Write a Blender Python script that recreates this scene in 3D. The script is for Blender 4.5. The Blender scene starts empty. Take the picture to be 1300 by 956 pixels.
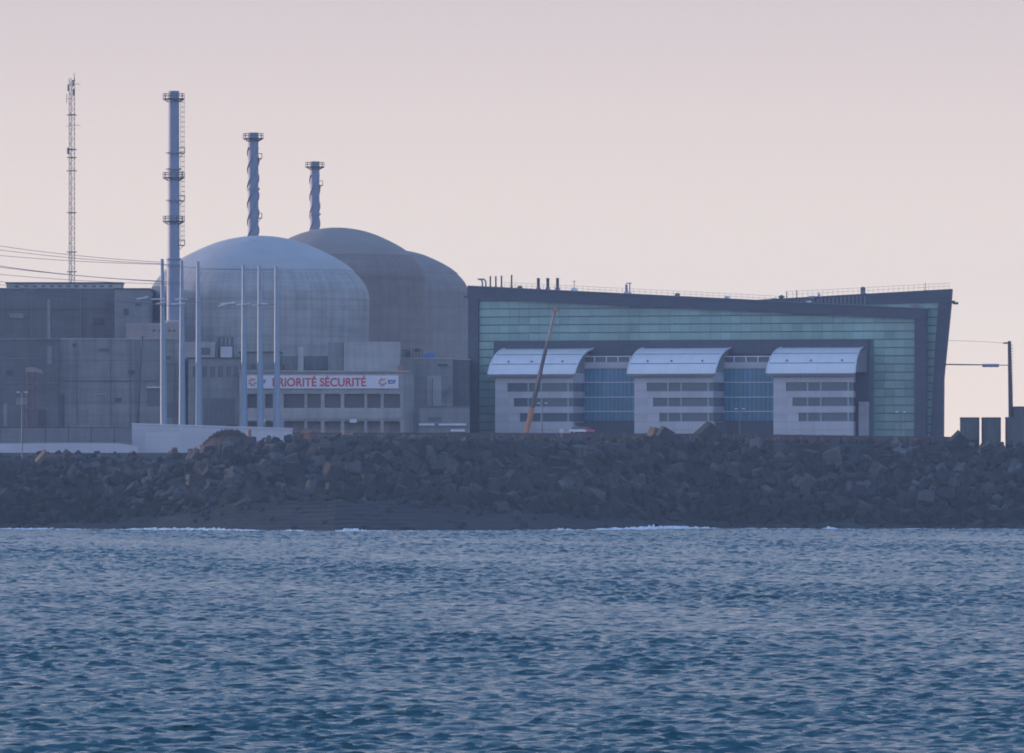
import bpy, bmesh, math, random
import numpy as np
random.seed(7)
RNG = np.random.default_rng(11)
R = math.radians
sc = bpy.context.scene
COL = sc.collection

# ------------------------------------------------------------------ camera
F = 10000.0            # focal length in photo pixels (photo is 1300 x 956)
CX, HY = 650.0, 571.0  # optical centre column, horizon row
H = 18.0               # eye height above the sea
G = 17.2               # level of the platform behind the breakwater
cam_d = bpy.data.cameras.new('camera'); cam = bpy.data.objects.new('camera', cam_d); COL.objects.link(cam)
cam_d.sensor_width = 36; cam_d.lens = F / 1300 * 36
cam_d.shift_y = (HY - 478.0) / 1300
cam_d.clip_start = 1; cam_d.clip_end = 20000
cam.location = (0, 0, H); cam.rotation_euler = (R(90), 0, 0)
sc.camera = cam

def wx(px, Y): return (px - CX) / F * Y
def wz(py, Y): return H + (HY - py) / F * Y
def P(px, py, Y): return (wx(px, Y), Y, wz(py, Y))

# ------------------------------------------------------------------ object helpers
WL = {}
def tag(o, label=None, cat=None, group=None, kind=None):
    if label: o['label'] = label
    if cat: o['category'] = cat
    if group: o['group'] = group
    if kind: o['kind'] = kind
    return o
def thing(name, loc, label, cat, group=None, rz=0):
    o = bpy.data.objects.new(name, None); COL.objects.link(o)
    o.location = loc; o.rotation_euler = (0, 0, rz); o.empty_display_size = .5
    WL[o.name] = tuple(loc) if rz == 0 else (0, 0, 0)
    return tag(o, label, cat, group)

class MB:
    def __init__(s): s.v = []; s.f = []
    def add(s, vs, fs):
        n = len(s.v); s.v += [tuple(p) for p in vs]; s.f += [tuple(i + n for i in f) for f in fs]; return s
    def box(s, x0, x1, y0, y1, z0, z1):
        return s.add([(x0,y0,z0),(x1,y0,z0),(x1,y1,z0),(x0,y1,z0),(x0,y0,z1),(x1,y0,z1),(x1,y1,z1),(x0,y1,z1)],
                     [(3,2,1,0),(4,5,6,7),(0,1,5,4),(1,2,6,5),(2,3,7,6),(3,0,4,7)])
    def pbox(s, px0, px1, py0, py1, Y, d):     # py0 = upper row; d = depth
        return s.box(wx(px0,Y), wx(px1,Y), Y, Y+d, wz(py1,Y), wz(py0,Y))
    def prism(s, poly, y0, y1, back=None):     # poly of (x,z), front at y0
        n = len(poly); b = back or poly
        vs = [(x,y0,z) for x,z in poly] + [(x,y1,z) for x,z in b]
        return s.add(vs, [tuple(range(n)), tuple(range(2*n-1,n-1,-1))] + [((i+1)%n, i, n+i, n+(i+1)%n) for i in range(n)])
    def tube(s, p0, p1, r0, r1=None, n=8, cap=True):
        r1 = r0 if r1 is None else r1
        a = np.array(p0, float); b = np.array(p1, float); d = b - a; L = np.linalg.norm(d)
        if L < 1e-6: return s
        d /= L; u = np.cross(d, (0,0,1) if abs(d[2]) < .9 else (1,0,0)); u /= np.linalg.norm(u); w = np.cross(d, u)
        vs = []
        for c, r in ((a, r0), (b, r1)):
            for i in range(n):
                t = 2*math.pi*i/n; vs.append(tuple(c + r*(math.cos(t)*u + math.sin(t)*w)))
        fs = [(i, (i+1)%n, n+(i+1)%n, n+i) for i in range(n)]
        if cap: fs += [tuple(range(n-1,-1,-1)), tuple(range(n, 2*n))]
        return s.add(vs, fs)
    def path(s, pts, r, n=5):
        for a, b in zip(pts[:-1], pts[1:]): s.tube(a, b, r, n=n)
        return s
    def lathe(s, prof, c, n=48, close=True):   # prof: (r,z) bottom->top
        vs = []; fs = []; m = len(prof)
        for r, z in prof:
            for i in range(n):
                t = 2*math.pi*i/n; vs.append((c[0]+r*math.cos(t), c[1]+r*math.sin(t), z))
        for k in range(m-1):
            for i in range(n):
                j = (i+1) % n; fs.append((k*n+i, k*n+j, (k+1)*n+j, (k+1)*n+i))
        if close:
            fs.append(tuple(range(n-1,-1,-1)))
            fs.append(tuple(range((m-1)*n, m*n)))
        return s.add(vs, fs)
    def wall(s, x0, x1, z0, z1, y, d, holes):  # wall with real openings, cells merged by row
        xs = sorted({x0, x1, *[h[0] for h in holes], *[h[1] for h in holes]})
        zs = sorted({z0, z1, *[h[2] for h in holes], *[h[3] for h in holes]})
        for k in range(len(zs)-1):
            zc = (zs[k]+zs[k+1])/2; run = None
            for i in range(len(xs)-1):
                xc = (xs[i]+xs[i+1])/2
                solid = not any(h[0] < xc < h[1] and h[2] < zc < h[3] for h in holes)
                if solid and run is None: run = xs[i]
                if not solid and run is not None: s.box(run, xs[i], y, y+d, zs[k], zs[k+1]); run = None
            if run is not None: s.box(run, xs[-1], y, y+d, zs[k], zs[k+1])
        return s
    def build(s, name, mat, parent=None, smooth=False, label=None, local=False):
        me = bpy.data.meshes.new(name)
        org = (0,0,0)
        if parent is not None: org = (0,0,0) if local else WL[parent.name]
        elif s.v:
            a = np.array(s.v); org = (float((a[:,0].min()+a[:,0].max())/2), float((a[:,1].min()+a[:,1].max())/2), float(a[:,2].min()))
        me.from_pydata([(x-org[0], y-org[1], z-org[2]) for x,y,z in s.v], [], s.f)
        me.validate(); me.update()
        bm = bmesh.new(); bm.from_mesh(me); bmesh.ops.recalc_face_normals(bm, faces=bm.faces); bm.to_mesh(me); bm.free()
        if smooth:
            for p in me.polygons: p.use_smooth = True
        me.materials.append(mat)
        o = bpy.data.objects.new(name, me); COL.objects.link(o)
        if parent is not None: o.parent = parent; WL[o.name] = WL.get(parent.name, (0,0,0))
        else: o.location = org; WL[o.name] = org
        if label: o['label'] = label
        return o

def smooth_by_angle(o, ang=35):
    me = o.data
    for p in me.polygons: p.use_smooth = True
    bm = bmesh.new(); bm.from_mesh(me)
    for e in bm.edges:
        if len(e.link_faces) == 2 and e.calc_face_angle(0) > R(ang): e.smooth = False
    bm.to_mesh(me); bm.free(); return o

# ------------------------------------------------------------------ materials
class NT:
    def __init__(s, name):
        s.m = bpy.data.materials.new(name); s.m.use_nodes = True; s.t = s.m.node_tree
        s.b = s.t.nodes['Principled BSDF']
    def n(s, typ, **kw):
        nd = s.t.nodes.new(typ)
        for k, v in kw.items():
            if isinstance(k, str) and hasattr(nd, k): setattr(nd, k, v)
        return nd
    def l(s, a, b): s.t.links.new(a, b)
    def math(s, op, a, b=None, clamp=False):
        nd = s.n('ShaderNodeMath', operation=op); nd.use_clamp = clamp
        for i, x in enumerate((a, b)):
            if x is None: continue
            if isinstance(x, (int, float)): nd.inputs[i].default_value = x
            else: s.l(x, nd.inputs[i])
        return nd.outputs[0]
    def noise(s, vec, scale, detail=5, rough=.6, stretch=(1,1,1)):
        mp = s.n('ShaderNodeMapping'); mp.inputs['Scale'].default_value = stretch; s.l(vec, mp.inputs[0])
        nz = s.n('ShaderNodeTexNoise'); nz.inputs['Scale'].default_value = scale
        nz.inputs['Detail'].default_value = detail; nz.inputs['Roughness'].default_value = rough
        s.l(mp.outputs[0], nz.inputs['Vector']); return nz.outputs['Fac']
    def remap(s, v, a, b, c, d):
        mr = s.n('ShaderNodeMapRange'); s.l(v, mr.inputs[0])
        for i, x in enumerate((a, b, c, d)): mr.inputs[i+1].default_value = x
        return mr.outputs[0]

def simple(name, col, rough=.6, metal=0.0, var=.12, scale=.6, bump=0.0, spec=.5):
    t = NT(name); t.b.inputs['Roughness'].default_value = rough; t.b.inputs['Metallic'].default_value = metal
    t.b.inputs['Specular IOR Level'].default_value = spec
    co = t.n('ShaderNodeTexCoord').outputs['Object']
    k = t.remap(t.noise(co, scale), .3, .7, 1-var, 1+var)
    hs = t.n('ShaderNodeHueSaturation'); hs.inputs['Color'].default_value = (*col, 1); t.l(k, hs.inputs['Value'])
    t.l(hs.outputs[0], t.b.inputs['Base Color'])
    if bump:
        b = t.n('ShaderNodeBump'); b.inputs['Distance'].default_value = bump
        t.l(t.noise(co, scale*4), b.inputs['Height']); t.l(b.outputs[0], t.b.inputs['Normal'])
    return t.m

def concrete(name, col, var=.25, streak=.3, grid=(4, 2.5), line=.15, rough=.85, dome=None):
    """cast concrete: pour joints, blotches, rain streaks"""
    t = NT(name); t.b.inputs['Roughness'].default_value = rough; t.b.inputs['Specular IOR Level'].default_value = .3
    co = t.n('ShaderNodeTexCoord').outputs['Object']
    sp = t.n('ShaderNodeSeparateXYZ'); t.l(co, sp.inputs[0])
    if dome:
        ang = t.math('ARCTAN2', sp.outputs[1], sp.outputs[0]); h = t.math('MULTIPLY', ang, dome)
        cb = t.n('ShaderNodeCombineXYZ'); t.l(h, cb.inputs[0]); t.l(sp.outputs[2], cb.inputs[1])
    else:
        h = t.math('ADD', sp.outputs[0], sp.outputs[1])
        cb = t.n('ShaderNodeCombineXYZ'); t.l(h, cb.inputs[0]); t.l(sp.outputs[2], cb.inputs[1])
    uv = cb.outputs[0]
    blot = t.remap(t.noise(uv, .09, 7, .65), .3, .7, 1-var, 1+var)
    stk = t.remap(t.noise(uv, .55, 6, .7, (1, .045, 1)), .42, .75, 1.0, 1-streak)
    stk2 = t.remap(t.noise(uv, .5, 4, .6, (.05, 1, 1)), .35, .7, 1.06, .9)
    br = t.n('ShaderNodeTexBrick'); br.offset = 0.0; br.inputs['Scale'].default_value = 1
    br.inputs['Brick Width'].default_value = grid[0]; br.inputs['Row Height'].default_value = grid[1]
    br.inputs['Mortar Size'].default_value = .09; br.inputs['Mortar Smooth'].default_value = .6
    br.inputs['Color1'].default_value = (1,1,1,1); br.inputs['Color2'].default_value = (.88,.88,.88,1)
    br.inputs['Mortar'].default_value = (1-line,)*3 + (1,)
    t.l(uv, br.inputs['Vector'])
    bw = t.n('ShaderNodeRGBToBW'); t.l(br.outputs[0], bw.inputs[0])
    k = t.math('MULTIPLY', t.math('MULTIPLY', blot, stk), t.math('MULTIPLY', bw.outputs[0], stk2))
    hs = t.n('ShaderNodeHueSaturation'); hs.inputs['Color'].default_value = (*col, 1); t.l(k, hs.inputs['Value'])
    t.l(hs.outputs[0], t.b.inputs['Base Color'])
    b = t.n('ShaderNodeBump'); b.inputs['Distance'].default_value = .05; t.l(t.noise(uv, 1.5), b.inputs['Height']); t.l(b.outputs[0], t.b.inputs['Normal'])
    return t.m

def panel_glass(name, col, rough=.12, var=.35, spec=.5, coat=0):
    """glass panels with slightly different tone and tilt from pane to pane"""
    t = NT(name); t.b.inputs['Roughness'].default_value = rough; t.b.inputs['Specular IOR Level'].default_value = spec
    g = t.n('ShaderNodeNewGeometry').outputs['Random Per Island']
    co = t.n('ShaderNodeTexCoord').outputs['Object']
    big = t.remap(t.noise(co, .06, 4, .6, (1,1,.5)), .3, .7, .75, 1.25)
    k = t.math('MULTIPLY', t.remap(g, 0, 1, 1-var, 1+var), big)
    hs = t.n('ShaderNodeHueSaturation'); hs.inputs['Color'].default_value = (*col, 1); t.l(k, hs.inputs['Value'])
    t.l(hs.outputs[0], t.b.inputs['Base Color'])
    return t.m

M = {}
M['dome_a'] = concrete('dome concrete', (.37,.37,.375), .18, .34, (4.2,2.3), .26, dome=28)
M['dome_b'] = concrete('brown dome concrete', (.21,.185,.175), .12, .2, (5,2.6), .14, dome=25)
M['dome_c'] = concrete('grey dome concrete', (.225,.205,.20), .12, .2, (5,2.6), .14, dome=25)
M['conc_dark'] = concrete('dark concrete', (.14,.14,.15), .14, .3, (6,3), .16)
M['conc_mid'] = concrete('mid concrete', (.255,.255,.26), .16, .34, (5,3.2), .17)
M['conc_blue'] = concrete('grey concrete cladding', (.215,.225,.24), .14, .25, (4,3), .1)
M['conc_lite'] = concrete('pale concrete', (.39,.385,.385), .14, .3, (4,3), .15)
M['conc_pink'] = concrete('pinkish concrete', (.31,.26,.25), .12, .2, (4,3), .1)
M['opening'] = simple('painted shade of openings', (.12,.13,.14), .7)  # dark base colour stands in for the shade inside openings
M['clad_dark'] = concrete('anthracite cladding', (.064,.077,.105), .08, .1, (6,1.2), .12, rough=.45)
M['glass_teal'] = panel_glass('teal curtain glass', (.215,.36,.325), .22, .1, .5)
M['glass_blue'] = panel_glass('blue link glass', (.055,.2,.3), .22, .1, .5)
M['glass_dark'] = panel_glass('dark window glass', (.095,.11,.13), .15, .35, .4)
M['joint'] = simple('dark joint', (.10,.17,.18), .6)
M['pod_wall'] = concrete('pale grey wall panels', (.52,.51,.55), .05, .1, (3.6,1.95), .2, rough=.5)
M['canopy'] = simple('satin white metal roofing', (.68,.67,.69), .4, .1, .05, .25)
M['white_metal'] = simple('white painted metal', (.6,.62,.68), .4)
M['post'] = simple('pale blue steel', (.21,.29,.39), .45, .1, .06)
M['stack'] = simple('blue grey steel shaft', (.19,.225,.32), .5, .1, .1, .15)
M['steel'] = simple('galvanised steel', (.16,.17,.2), .5, .5)
M['dark_steel'] = simple('dark steel', (.06,.06,.075), .6, .3)
M['mast'] = simple('red brown lattice steel', (.115,.078,.08), .6)
M['wire'] = simple('aluminium conductor', (.12,.12,.13), .6)
M['insul'] = simple('pale porcelain', (.6,.6,.6), .4)
M['wall_white'] = concrete('white painted wall', (.52,.53,.58), .05, .08, (8,5), .05)
M['banner'] = simple('white banner cloth', (.66,.66,.72), .7, 0, .04)
M['red_text'] = simple('red lettering', (.55,.05,.05), .6, 0, .03)
M['orange_logo'] = simple('orange red emblem', (.62,.09,.03), .6, 0, .03)
M['blue_text'] = simple('navy lettering', (.03,.06,.3), .6, 0, .03)
M['orange'] = simple('orange crane paint', (.42,.17,.07), .45)
M['boom_dark'] = simple('dark crane boom', (.07,.06,.07), .5)
M['tank'] = concrete('dark green steel tank', (.085,.105,.105), .1, .25, (1.6,20), .25, rough=.6)
M['blue_tarp'] = simple('blue sheeting', (.05,.14,.4), .6)
M['scrub'] = simple('dry brown scrub', (.08,.052,.038), .95, 0, .4, 1.2, .2)
M['rubber'] = simple('rubber', (.02,.02,.02), .9)
M['brown_wall'] = concrete('brown painted wall', (.10,.075,.075), .2, .3, (2.5,3), .2)
M['car_white'] = simple('white car paint', (.7,.7,.72), .3)
M['car_red'] = simple('faded red car paint', (.5,.1,.12), .3)
M['red_light'] = simple('red plastic', (.4,.03,.03), .4)
M['ochre'] = simple('rusty orange paint', (.26,.13,.085), .7)

def rock_mat(name, col, var=.35):
    t = NT(name); t.b.inputs['Roughness'].default_value = .9; t.b.inputs['Specular IOR Level'].default_value = .25
    oi = t.n('ShaderNodeObjectInfo').outputs['Random']; g = t.n('ShaderNodeNewGeometry')
    co = t.n('ShaderNodeTexCoord').outputs['Object']
    k = t.math('FRACT', t.math('ADD', oi, g.outputs['Random Per Island']))
    k = t.math('POWER', k, 3.2)
    k = t.remap(k, 0, 1, 1-var*.6, 1+var*3.2)
    k = t.math('MULTIPLY', k, t.remap(t.noise(co, .7, 6, .7), .3, .7, .65, 1.35))
    # darker towards the sea, with a noise-broken upper edge
    sp = t.n('ShaderNodeSeparateXYZ'); t.l(g.outputs['Position'], sp.inputs[0])
    hgt = t.math('ADD', sp.outputs[2], t.math('MULTIPLY', t.noise(g.outputs['Position'], .12, 4), 5))
    k = t.math('MULTIPLY', k, t.remap(hgt, 6, 13, .45, 1.0))
    hs = t.n('ShaderNodeHueSaturation'); hs.inputs['Color'].default_value = (*col, 1); t.l(k, hs.inputs['Value'])
    t.l(hs.outputs[0], t.b.inputs['Base Color'])
    b = t.n('ShaderNodeBump'); b.inputs['Distance'].default_value = .12; t.l(t.noise(co, 2.5), b.inputs['Height']); t.l(b.outputs[0], t.b.inputs['Normal'])
    return t.m
M['block'] = rock_mat('weathered block concrete', (.038,.038,.039), .45)
M['block_sun_tint'] = rock_mat('sun-tinted block stone', (.15,.11,.085), .3)  # lighter tan copy of the block colour, carries the low sun's warmth
M['core'] = rock_mat('dark rubble', (.025,.026,.028))
M['apron'] = concrete('wet dark masonry', (.017,.019,.022), .5, .3, (3.2,1.1), .5)

# ------------------------------------------------------------------ sky, sun
SUN_AZ, SUN_EL = 66, 5.5     # degrees left of the view direction, and above the horizon
w = bpy.data.worlds.new('World'); sc.world = w; w.use_nodes = True
nt = w.node_tree; bg = nt.nodes['Background']
sky = nt.nodes.new('ShaderNodeTexSky'); sky.sky_type = 'NISHITA'; sky.sun_disc = False
sky.sun_elevation = R(SUN_EL); sky.sun_rotation = R(-SUN_AZ)
sky.air_density = 1.0; sky.dust_density = 2.5; sky.ozone_density = 3.0
EXPO = 2.45; SKY = .15
bg.inputs[1].default_value = SKY
def wn(t, **k):
    n = nt.nodes.new(t)
    for a, b in k.items(): setattr(n, a, b)
    return n
# low dusk haze band of the sky: pink grey at the horizon, thinning upwards into the clear blue
tc = wn('ShaderNodeTexCoord'); sx = wn('ShaderNodeSeparateXYZ'); nt.links.new(tc.outputs['Generated'], sx.inputs[0])
ramp = wn('ShaderNodeValToRGB'); mr = wn('ShaderNodeMapRange'); nt.links.new(sx.outputs[2], mr.inputs[0]); mr.inputs[1].default_value = 0; mr.inputs[2].default_value = .25
nt.links.new(mr.outputs[0], ramp.inputs[0])
el = ramp.color_ramp.elements; K = 1/(SKY*2**EXPO)
def stop(i, pos, c):
    e = el[i] if i < len(el) else el.new(pos); e.position = pos; e.color = (c[0]*K/4, c[1]*K/4, c[2]*K/4, 1)
STOPS = [(0,(1.12,.92,.75)), (.06,(1.03,.88,.75)), (.23,(.715,.63,.635)), (.5,(.73,.71,.82)), (1,(.64,.70,.88))]
el[0].position = 0; el[1].position = 1
while len(el) < len(STOPS): el.new(.5)
for i, (p_, c_) in enumerate(STOPS):
    el[i].position = p_; el[i].color = (c_[0]*K/4, c_[1]*K/4, c_[2]*K/4, 1)
x4 = wn('ShaderNodeVectorMath', operation='SCALE'); x4.inputs['Scale'].default_value = 4; nt.links.new(ramp.outputs[0], x4.inputs[0])
tint = wn('ShaderNodeVectorMath', operation='MULTIPLY'); nt.links.new(sky.outputs[0], tint.inputs[0]); tint.inputs[1].default_value = (.97, .98, 1.02)
fac = wn('ShaderNodeMapRange', interpolation_type='SMOOTHSTEP'); nt.links.new(sx.outputs[2], fac.inputs[0])
for i_, v_ in enumerate((.26, .75, 0, 1)): fac.inputs[i_+1].default_value = v_
mx = wn('ShaderNodeMix', data_type='RGBA'); nt.links.new(fac.outputs[0], mx.inputs[0]); nt.links.new(x4.outputs[0], mx.inputs[6]); nt.links.new(tint.outputs[0], mx.inputs[7])
# away from the sun, behind the camera, the low sky is the blue grey of the earth's shadow
bk = wn('ShaderNodeMapRange', interpolation_type='SMOOTHSTEP'); nt.links.new(sx.outputs[1], bk.inputs[0])
for i_, v_ in enumerate((.35, -.35, 0, 1)): bk.inputs[i_+1].default_value = v_
m2 = wn('ShaderNodeMix', data_type='RGBA'); nt.links.new(bk.outputs[0], m2.inputs[0]); nt.links.new(x4.outputs[0], m2.inputs[6]); m2.inputs[7].default_value = (.76*K, .84*K, 1.14*K, 1)
nt.links.new(m2.outputs[2], mx.inputs[6])
nt.links.new(mx.outputs[2], bg.inputs[0])
sd = bpy.data.lights.new('sun', 'SUN'); so = bpy.data.objects.new('sun', sd); COL.objects.link(so)
sd.energy = .5; sd.angle = R(.6); sd.color = (1, .72, .55)
from mathutils import Vector
S = Vector((-math.sin(R(SUN_AZ))*math.cos(R(SUN_EL)), math.cos(R(SUN_AZ))*math.cos(R(SUN_EL)), math.sin(R(SUN_EL))))
so.rotation_euler = S.to_track_quat('Z', 'Y').to_euler(); so.location = (0, 0, 150)
sc.view_settings.view_transform = 'Standard'; sc.view_settings.look = 'None'
sc.view_settings.gamma = 1; sc.view_settings.exposure = EXPO; sc.view_settings.use_curve_mapping = False

# ------------------------------------------------------------------ profile of the breakwater (photo columns)
def interp(tab, x): return float(np.interp(x, [a for a, b in tab], [b for a, b in tab]))
TOE = [(-2500,672),(0,672),(200,673),(430,674.6),(650,674),(800,672.5),(900,671),(1000,672),(1300,672),(4000,672)]
APR = [(-2500,664),(0,664),(130,663),(300,640),(450,634),(600,645),(800,657),(950,663),(1300,664),(4000,664)]
CRE = [(-2500,575),(0,575),(60,571),(170,574),(235,576),(262,566),(285,556),(330,553),(420,551),(600,551),(800,553),(860,552),(950,553),(1100,555),(1210,557),(1300,560),(4000,560)]
def col_of(x, Y=1800): return CX + x / Y * F
def prof(x):
    c = col_of(x)
    toe = H * F / (interp(TOE, c) - HY)
    crest = min(max(toe + 55, 1815), 1850)
    ya = toe + .32 * (crest - toe)
    za = wz(interp(APR, c), ya); zc = wz(interp(CRE, c), crest)
    return toe, ya, za, crest, zc

# ------------------------------------------------------------------ ground
def vnoise(x, y, s=1.0):
    return math.sin(x*.31*s+y*.17*s)*.5 + math.sin(x*.83*s-y*.41*s+1.7)*.3 + math.sin(x*1.9*s+y*1.3*s+.4)*.2
xs = list(np.arange(-2500, -170, 60)) + list(np.arange(-170, 171, 1.6)) + list(np.arange(190, 2501, 60))
vs = []; fs = []
for x in xs:
    toe, ya, za, yc, zc = prof(x)
    row = [(toe+3, -4), (ya-.5, za-1.6)]
    for k in range(1, 7):
        t = k/7; row.append((ya+(yc-ya)*t, za+(zc-za)*t-1.9+.35*vnoise(x, k*3.1)))
    row += [(yc, zc-1.6), (yc+7, max(zc-1.8, G+.1)), (yc+14, G), (1900, G), (2100, G), (5000, G)]
    vs += [(x, y, z) for y, z in row]
m = 14
for i in range(len(xs)-1):
    for k in range(m-1): fs.append((i*m+k, (i+1)*m+k, (i+1)*m+k+1, i*m+k+1))
g = MB(); g.v = vs; g.f = fs
tag(g.build('ground', M['core']), 'dark rubble bank and level site ground behind it', kind='structure')

# stepped masonry apron along the waterline
vs = []; fs = []; xs = np.arange(-200, 201, 1.1); NS = 9
rowpts = []
for i, x in enumerate(xs):
    toe, ya, za, yc, zc = prof(x); pr = []
    zt = za + .3*vnoise(x, 2, .6)
    for k in range(NS):
        t0, t1 = k/NS, (k+1)/NS
        y0 = toe + (ya+.8-toe)*t0 + .35*vnoise(x, k*5.3, 1.5)
        z0 = -1.2 + (zt+1.2)*t0; z1 = -1.2 + (zt+1.2)*t1 - .1
        j = .12*vnoise(x*2, k*9.7)
        j += .14*vnoise(x*.5+k*4, k*2.2, .4)
        pr += [(y0, z0+j), (y0+.6, z1-.35+j), (toe+(ya+.8-toe)*t1-.2, z1+.12+j)]
    pr.append((ya+4, zt-.6)); rowpts.append(pr)
m = len(rowpts[0])
for x, pr in zip(xs, rowpts): vs += [(x, y, z) for y, z in pr]
for i in range(len(xs)-1):
    for k in range(m-1): fs.append((i*m+k, (i+1)*m+k, (i+1)*m+k+1, i*m+k+1))
g = MB(); g.v = vs; g.f = fs
tag(g.build('stone_apron', M['apron']), 'dark wet coursed stone apron sloping into the sea below the tumbled blocks', 'sea wall')

# ------------------------------------------------------------------ armour blocks
def grooved_block():
    a = .5; g = .09; d = .12; c = .07
    q = [(-a, -a+c), (-a+c, -a), (-g, -a), (-g*.6, -a+d), (g*.6, -a+d), (g, -a)]
    poly = []
    for k in range(4):
        cs, sn = [(1,0),(0,1),(-1,0),(0,-1)][k]
        poly += [(x*cs-y*sn, x*sn+y*cs) for x, y in q]
    n = len(poly)
    vs = [(x,y,-.5) for x,y in poly] + [(x*.88,y*.88,.5) for x,y in poly]
    fs = [tuple(range(n-1,-1,-1)), tuple(range(n,2*n))] + [(i,(i+1)%n,n+(i+1)%n,n+i) for i in range(n)]
    return vs, fs
def slab_block():
    b = MB(); c = .06
    poly = [(-.42+c,-.5),(.42-c,-.5),(.42,-.5+c),(.36,.5-c),(.36-c,.5),(-.36+c,.5),(-.36,.5-c),(-.42,-.5+c)]
    b.prism(poly, -.55, .6); return b.v, b.f
def tetra_block():
    b = MB(); ds = [(0,0,1),(.943,0,-.333),(-.471,.816,-.333),(-.471,-.816,-.333)]
    for d in ds: b.tube((-d[0]*.08,-d[1]*.08,-d[2]*.08), tuple(.68*c for c in d), .27, .17, n=7)
    return b.v, b.f
def rock_block(seed):
    rr = random.Random(seed); bm = bmesh.new(); bmesh.ops.create_icosphere(bm, subdivisions=1, radius=.58)
    for v in bm.verts: v.co *= rr.uniform(.75, 1.15); v.co.z *= .85
    vs = [tuple(v.co) for v in bm.verts]; fs = [tuple(v.index for v in f.verts) for f in bm.faces]; bm.free(); return vs, fs
SH = [grooved_block(), slab_block(), tetra_block(), rock_block(1), rock_block(2), grooved_block()]
BM = []
for i, (v, f) in enumerate(SH):
    me = bpy.data.meshes.new('armour_block'); me.from_pydata(v, [], f); me.update()
    bm = bmesh.new(); bm.from_mesh(me); bmesh.ops.recalc_face_normals(bm, faces=bm.faces); bm.to_mesh(me); bm.free()
    me.materials.append(M['block']); BM.append(me)
from mathutils import Euler, Matrix
spots = []
x = -185.0
NR = 9
while x < 185:
    toe, ya, za, yc, zc = prof(x)
    c = col_of(x)
    for k in range(NR):
        t = (k+.35)/NR
        dense = 1.0
        xx = x + random.uniform(-.9,.9) + (k%2)*1.4
        toe2, ya2, za2, yc2, zc2 = prof(xx)
        tt = min(max(t + random.uniform(-.05,.05), 0), .97)
        s = random.choice((random.uniform(2.0,2.8), random.uniform(2.7,3.6), random.uniform(2.8,3.9))) * (.8 if c < 170 else 1)
        z = za2 + (zc2-za2)*tt - 1.0 + random.uniform(-.6,.75)*(1 if tt < .8 else .4) - (.7 if tt > .8 else 0)
        y = ya2 + (yc2-ya2)*tt + random.uniform(-1,1)
        rnd = random.random()
        sh = 0 if rnd < .42 else 5 if rnd < .5 else 1 if rnd < .68 else 2 if rnd < .84 else random.choice((3,4))
        if sh == 2: s *= 1.15
        # a neat leaning row of slabs in the middle of the bank
        if 380 < c < 640 and k in (1,2,3) and random.random() < .7:
            rot = (R(random.uniform(70,100)), R(random.uniform(-12,12)+15), R(random.uniform(-20,20))); sh = 1
        else:
            rot = tuple(random.uniform(0, 2*math.pi) for _ in range(3))
        spots.append((s, sh, xx, y, z, rot))
    x += random.uniform(2.3, 2.9)
for k in range(900):     # smaller stones packed in the gaps and strewn over the apron
    xx = random.uniform(-185, 185); toe, ya, za, yc, zc = prof(xx)
    if k % 3: 
        t = random.random(); spots.append((random.uniform(.8,1.6), random.choice((0,1,3,4)), xx, ya+(yc-ya)*t+random.uniform(-2,1), za+(zc-za)*t-.6+random.uniform(-.3,.5), tuple(random.uniform(0,6.28) for _ in range(3))))
    else:
        t = random.random(); spots.append((random.uniform(.5,1.5), random.choice((1,3,4)), xx, toe+(ya-toe)*t, -.9+(za+.9)*t, tuple(random.uniform(0,6.28) for _ in range(3))))
# crest stones, low and irregular
x = -185.0
while x < 185:
    toe, ya, za, yc, zc = prof(x); s = random.uniform(1.2, 2.3)
    spots.append((s, random.choice((0,1,2,3,4,0)), x, yc+random.uniform(.5,6), zc-.75-s*.25+random.uniform(-.25,.3), tuple(random.uniform(0,2*math.pi) for _ in range(3))))
    x += random.uniform(1.8, 3.2)
def inview(sp): return abs(sp[2]) < .062*sp[3]
idx = sorted(range(len(spots)), key=lambda i: -(spots[i][0] if inview(spots[i]) else 0))
singles = set(idx[:285])
bv = []; bf = []; n0 = 0
for i, (s, sh, px_, y, z, rot) in enumerate(spots):
    mat = Euler(rot).to_matrix()
    if i in singles:
        o = bpy.data.objects.new('armour_block', BM[sh]); COL.objects.link(o)
        o.location = (px_, y, z); o.rotation_euler = rot; o.scale = (s, s, s)
        tag(o, 'large grey concrete armour block tumbled on the sea side of the breakwater', 'concrete block', 'armour blocks heaped on the breakwater')
    else:
        V = (np.array(mat) @ (np.array(SH[sh][0]).T * s)).T + np.array((px_, y, z))
        bv += [tuple(map(float, p)) for p in V]; bf += [tuple(a+n0 for a in f) for f in SH[sh][1]]; n0 += len(V)
g = MB(); g.v = bv; g.f = bf
tag(g.build('armour_blocks', M['block']), 'mass of smaller dark concrete blocks filling the breakwater slope', 'rubble mound', kind='stuff')

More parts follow.
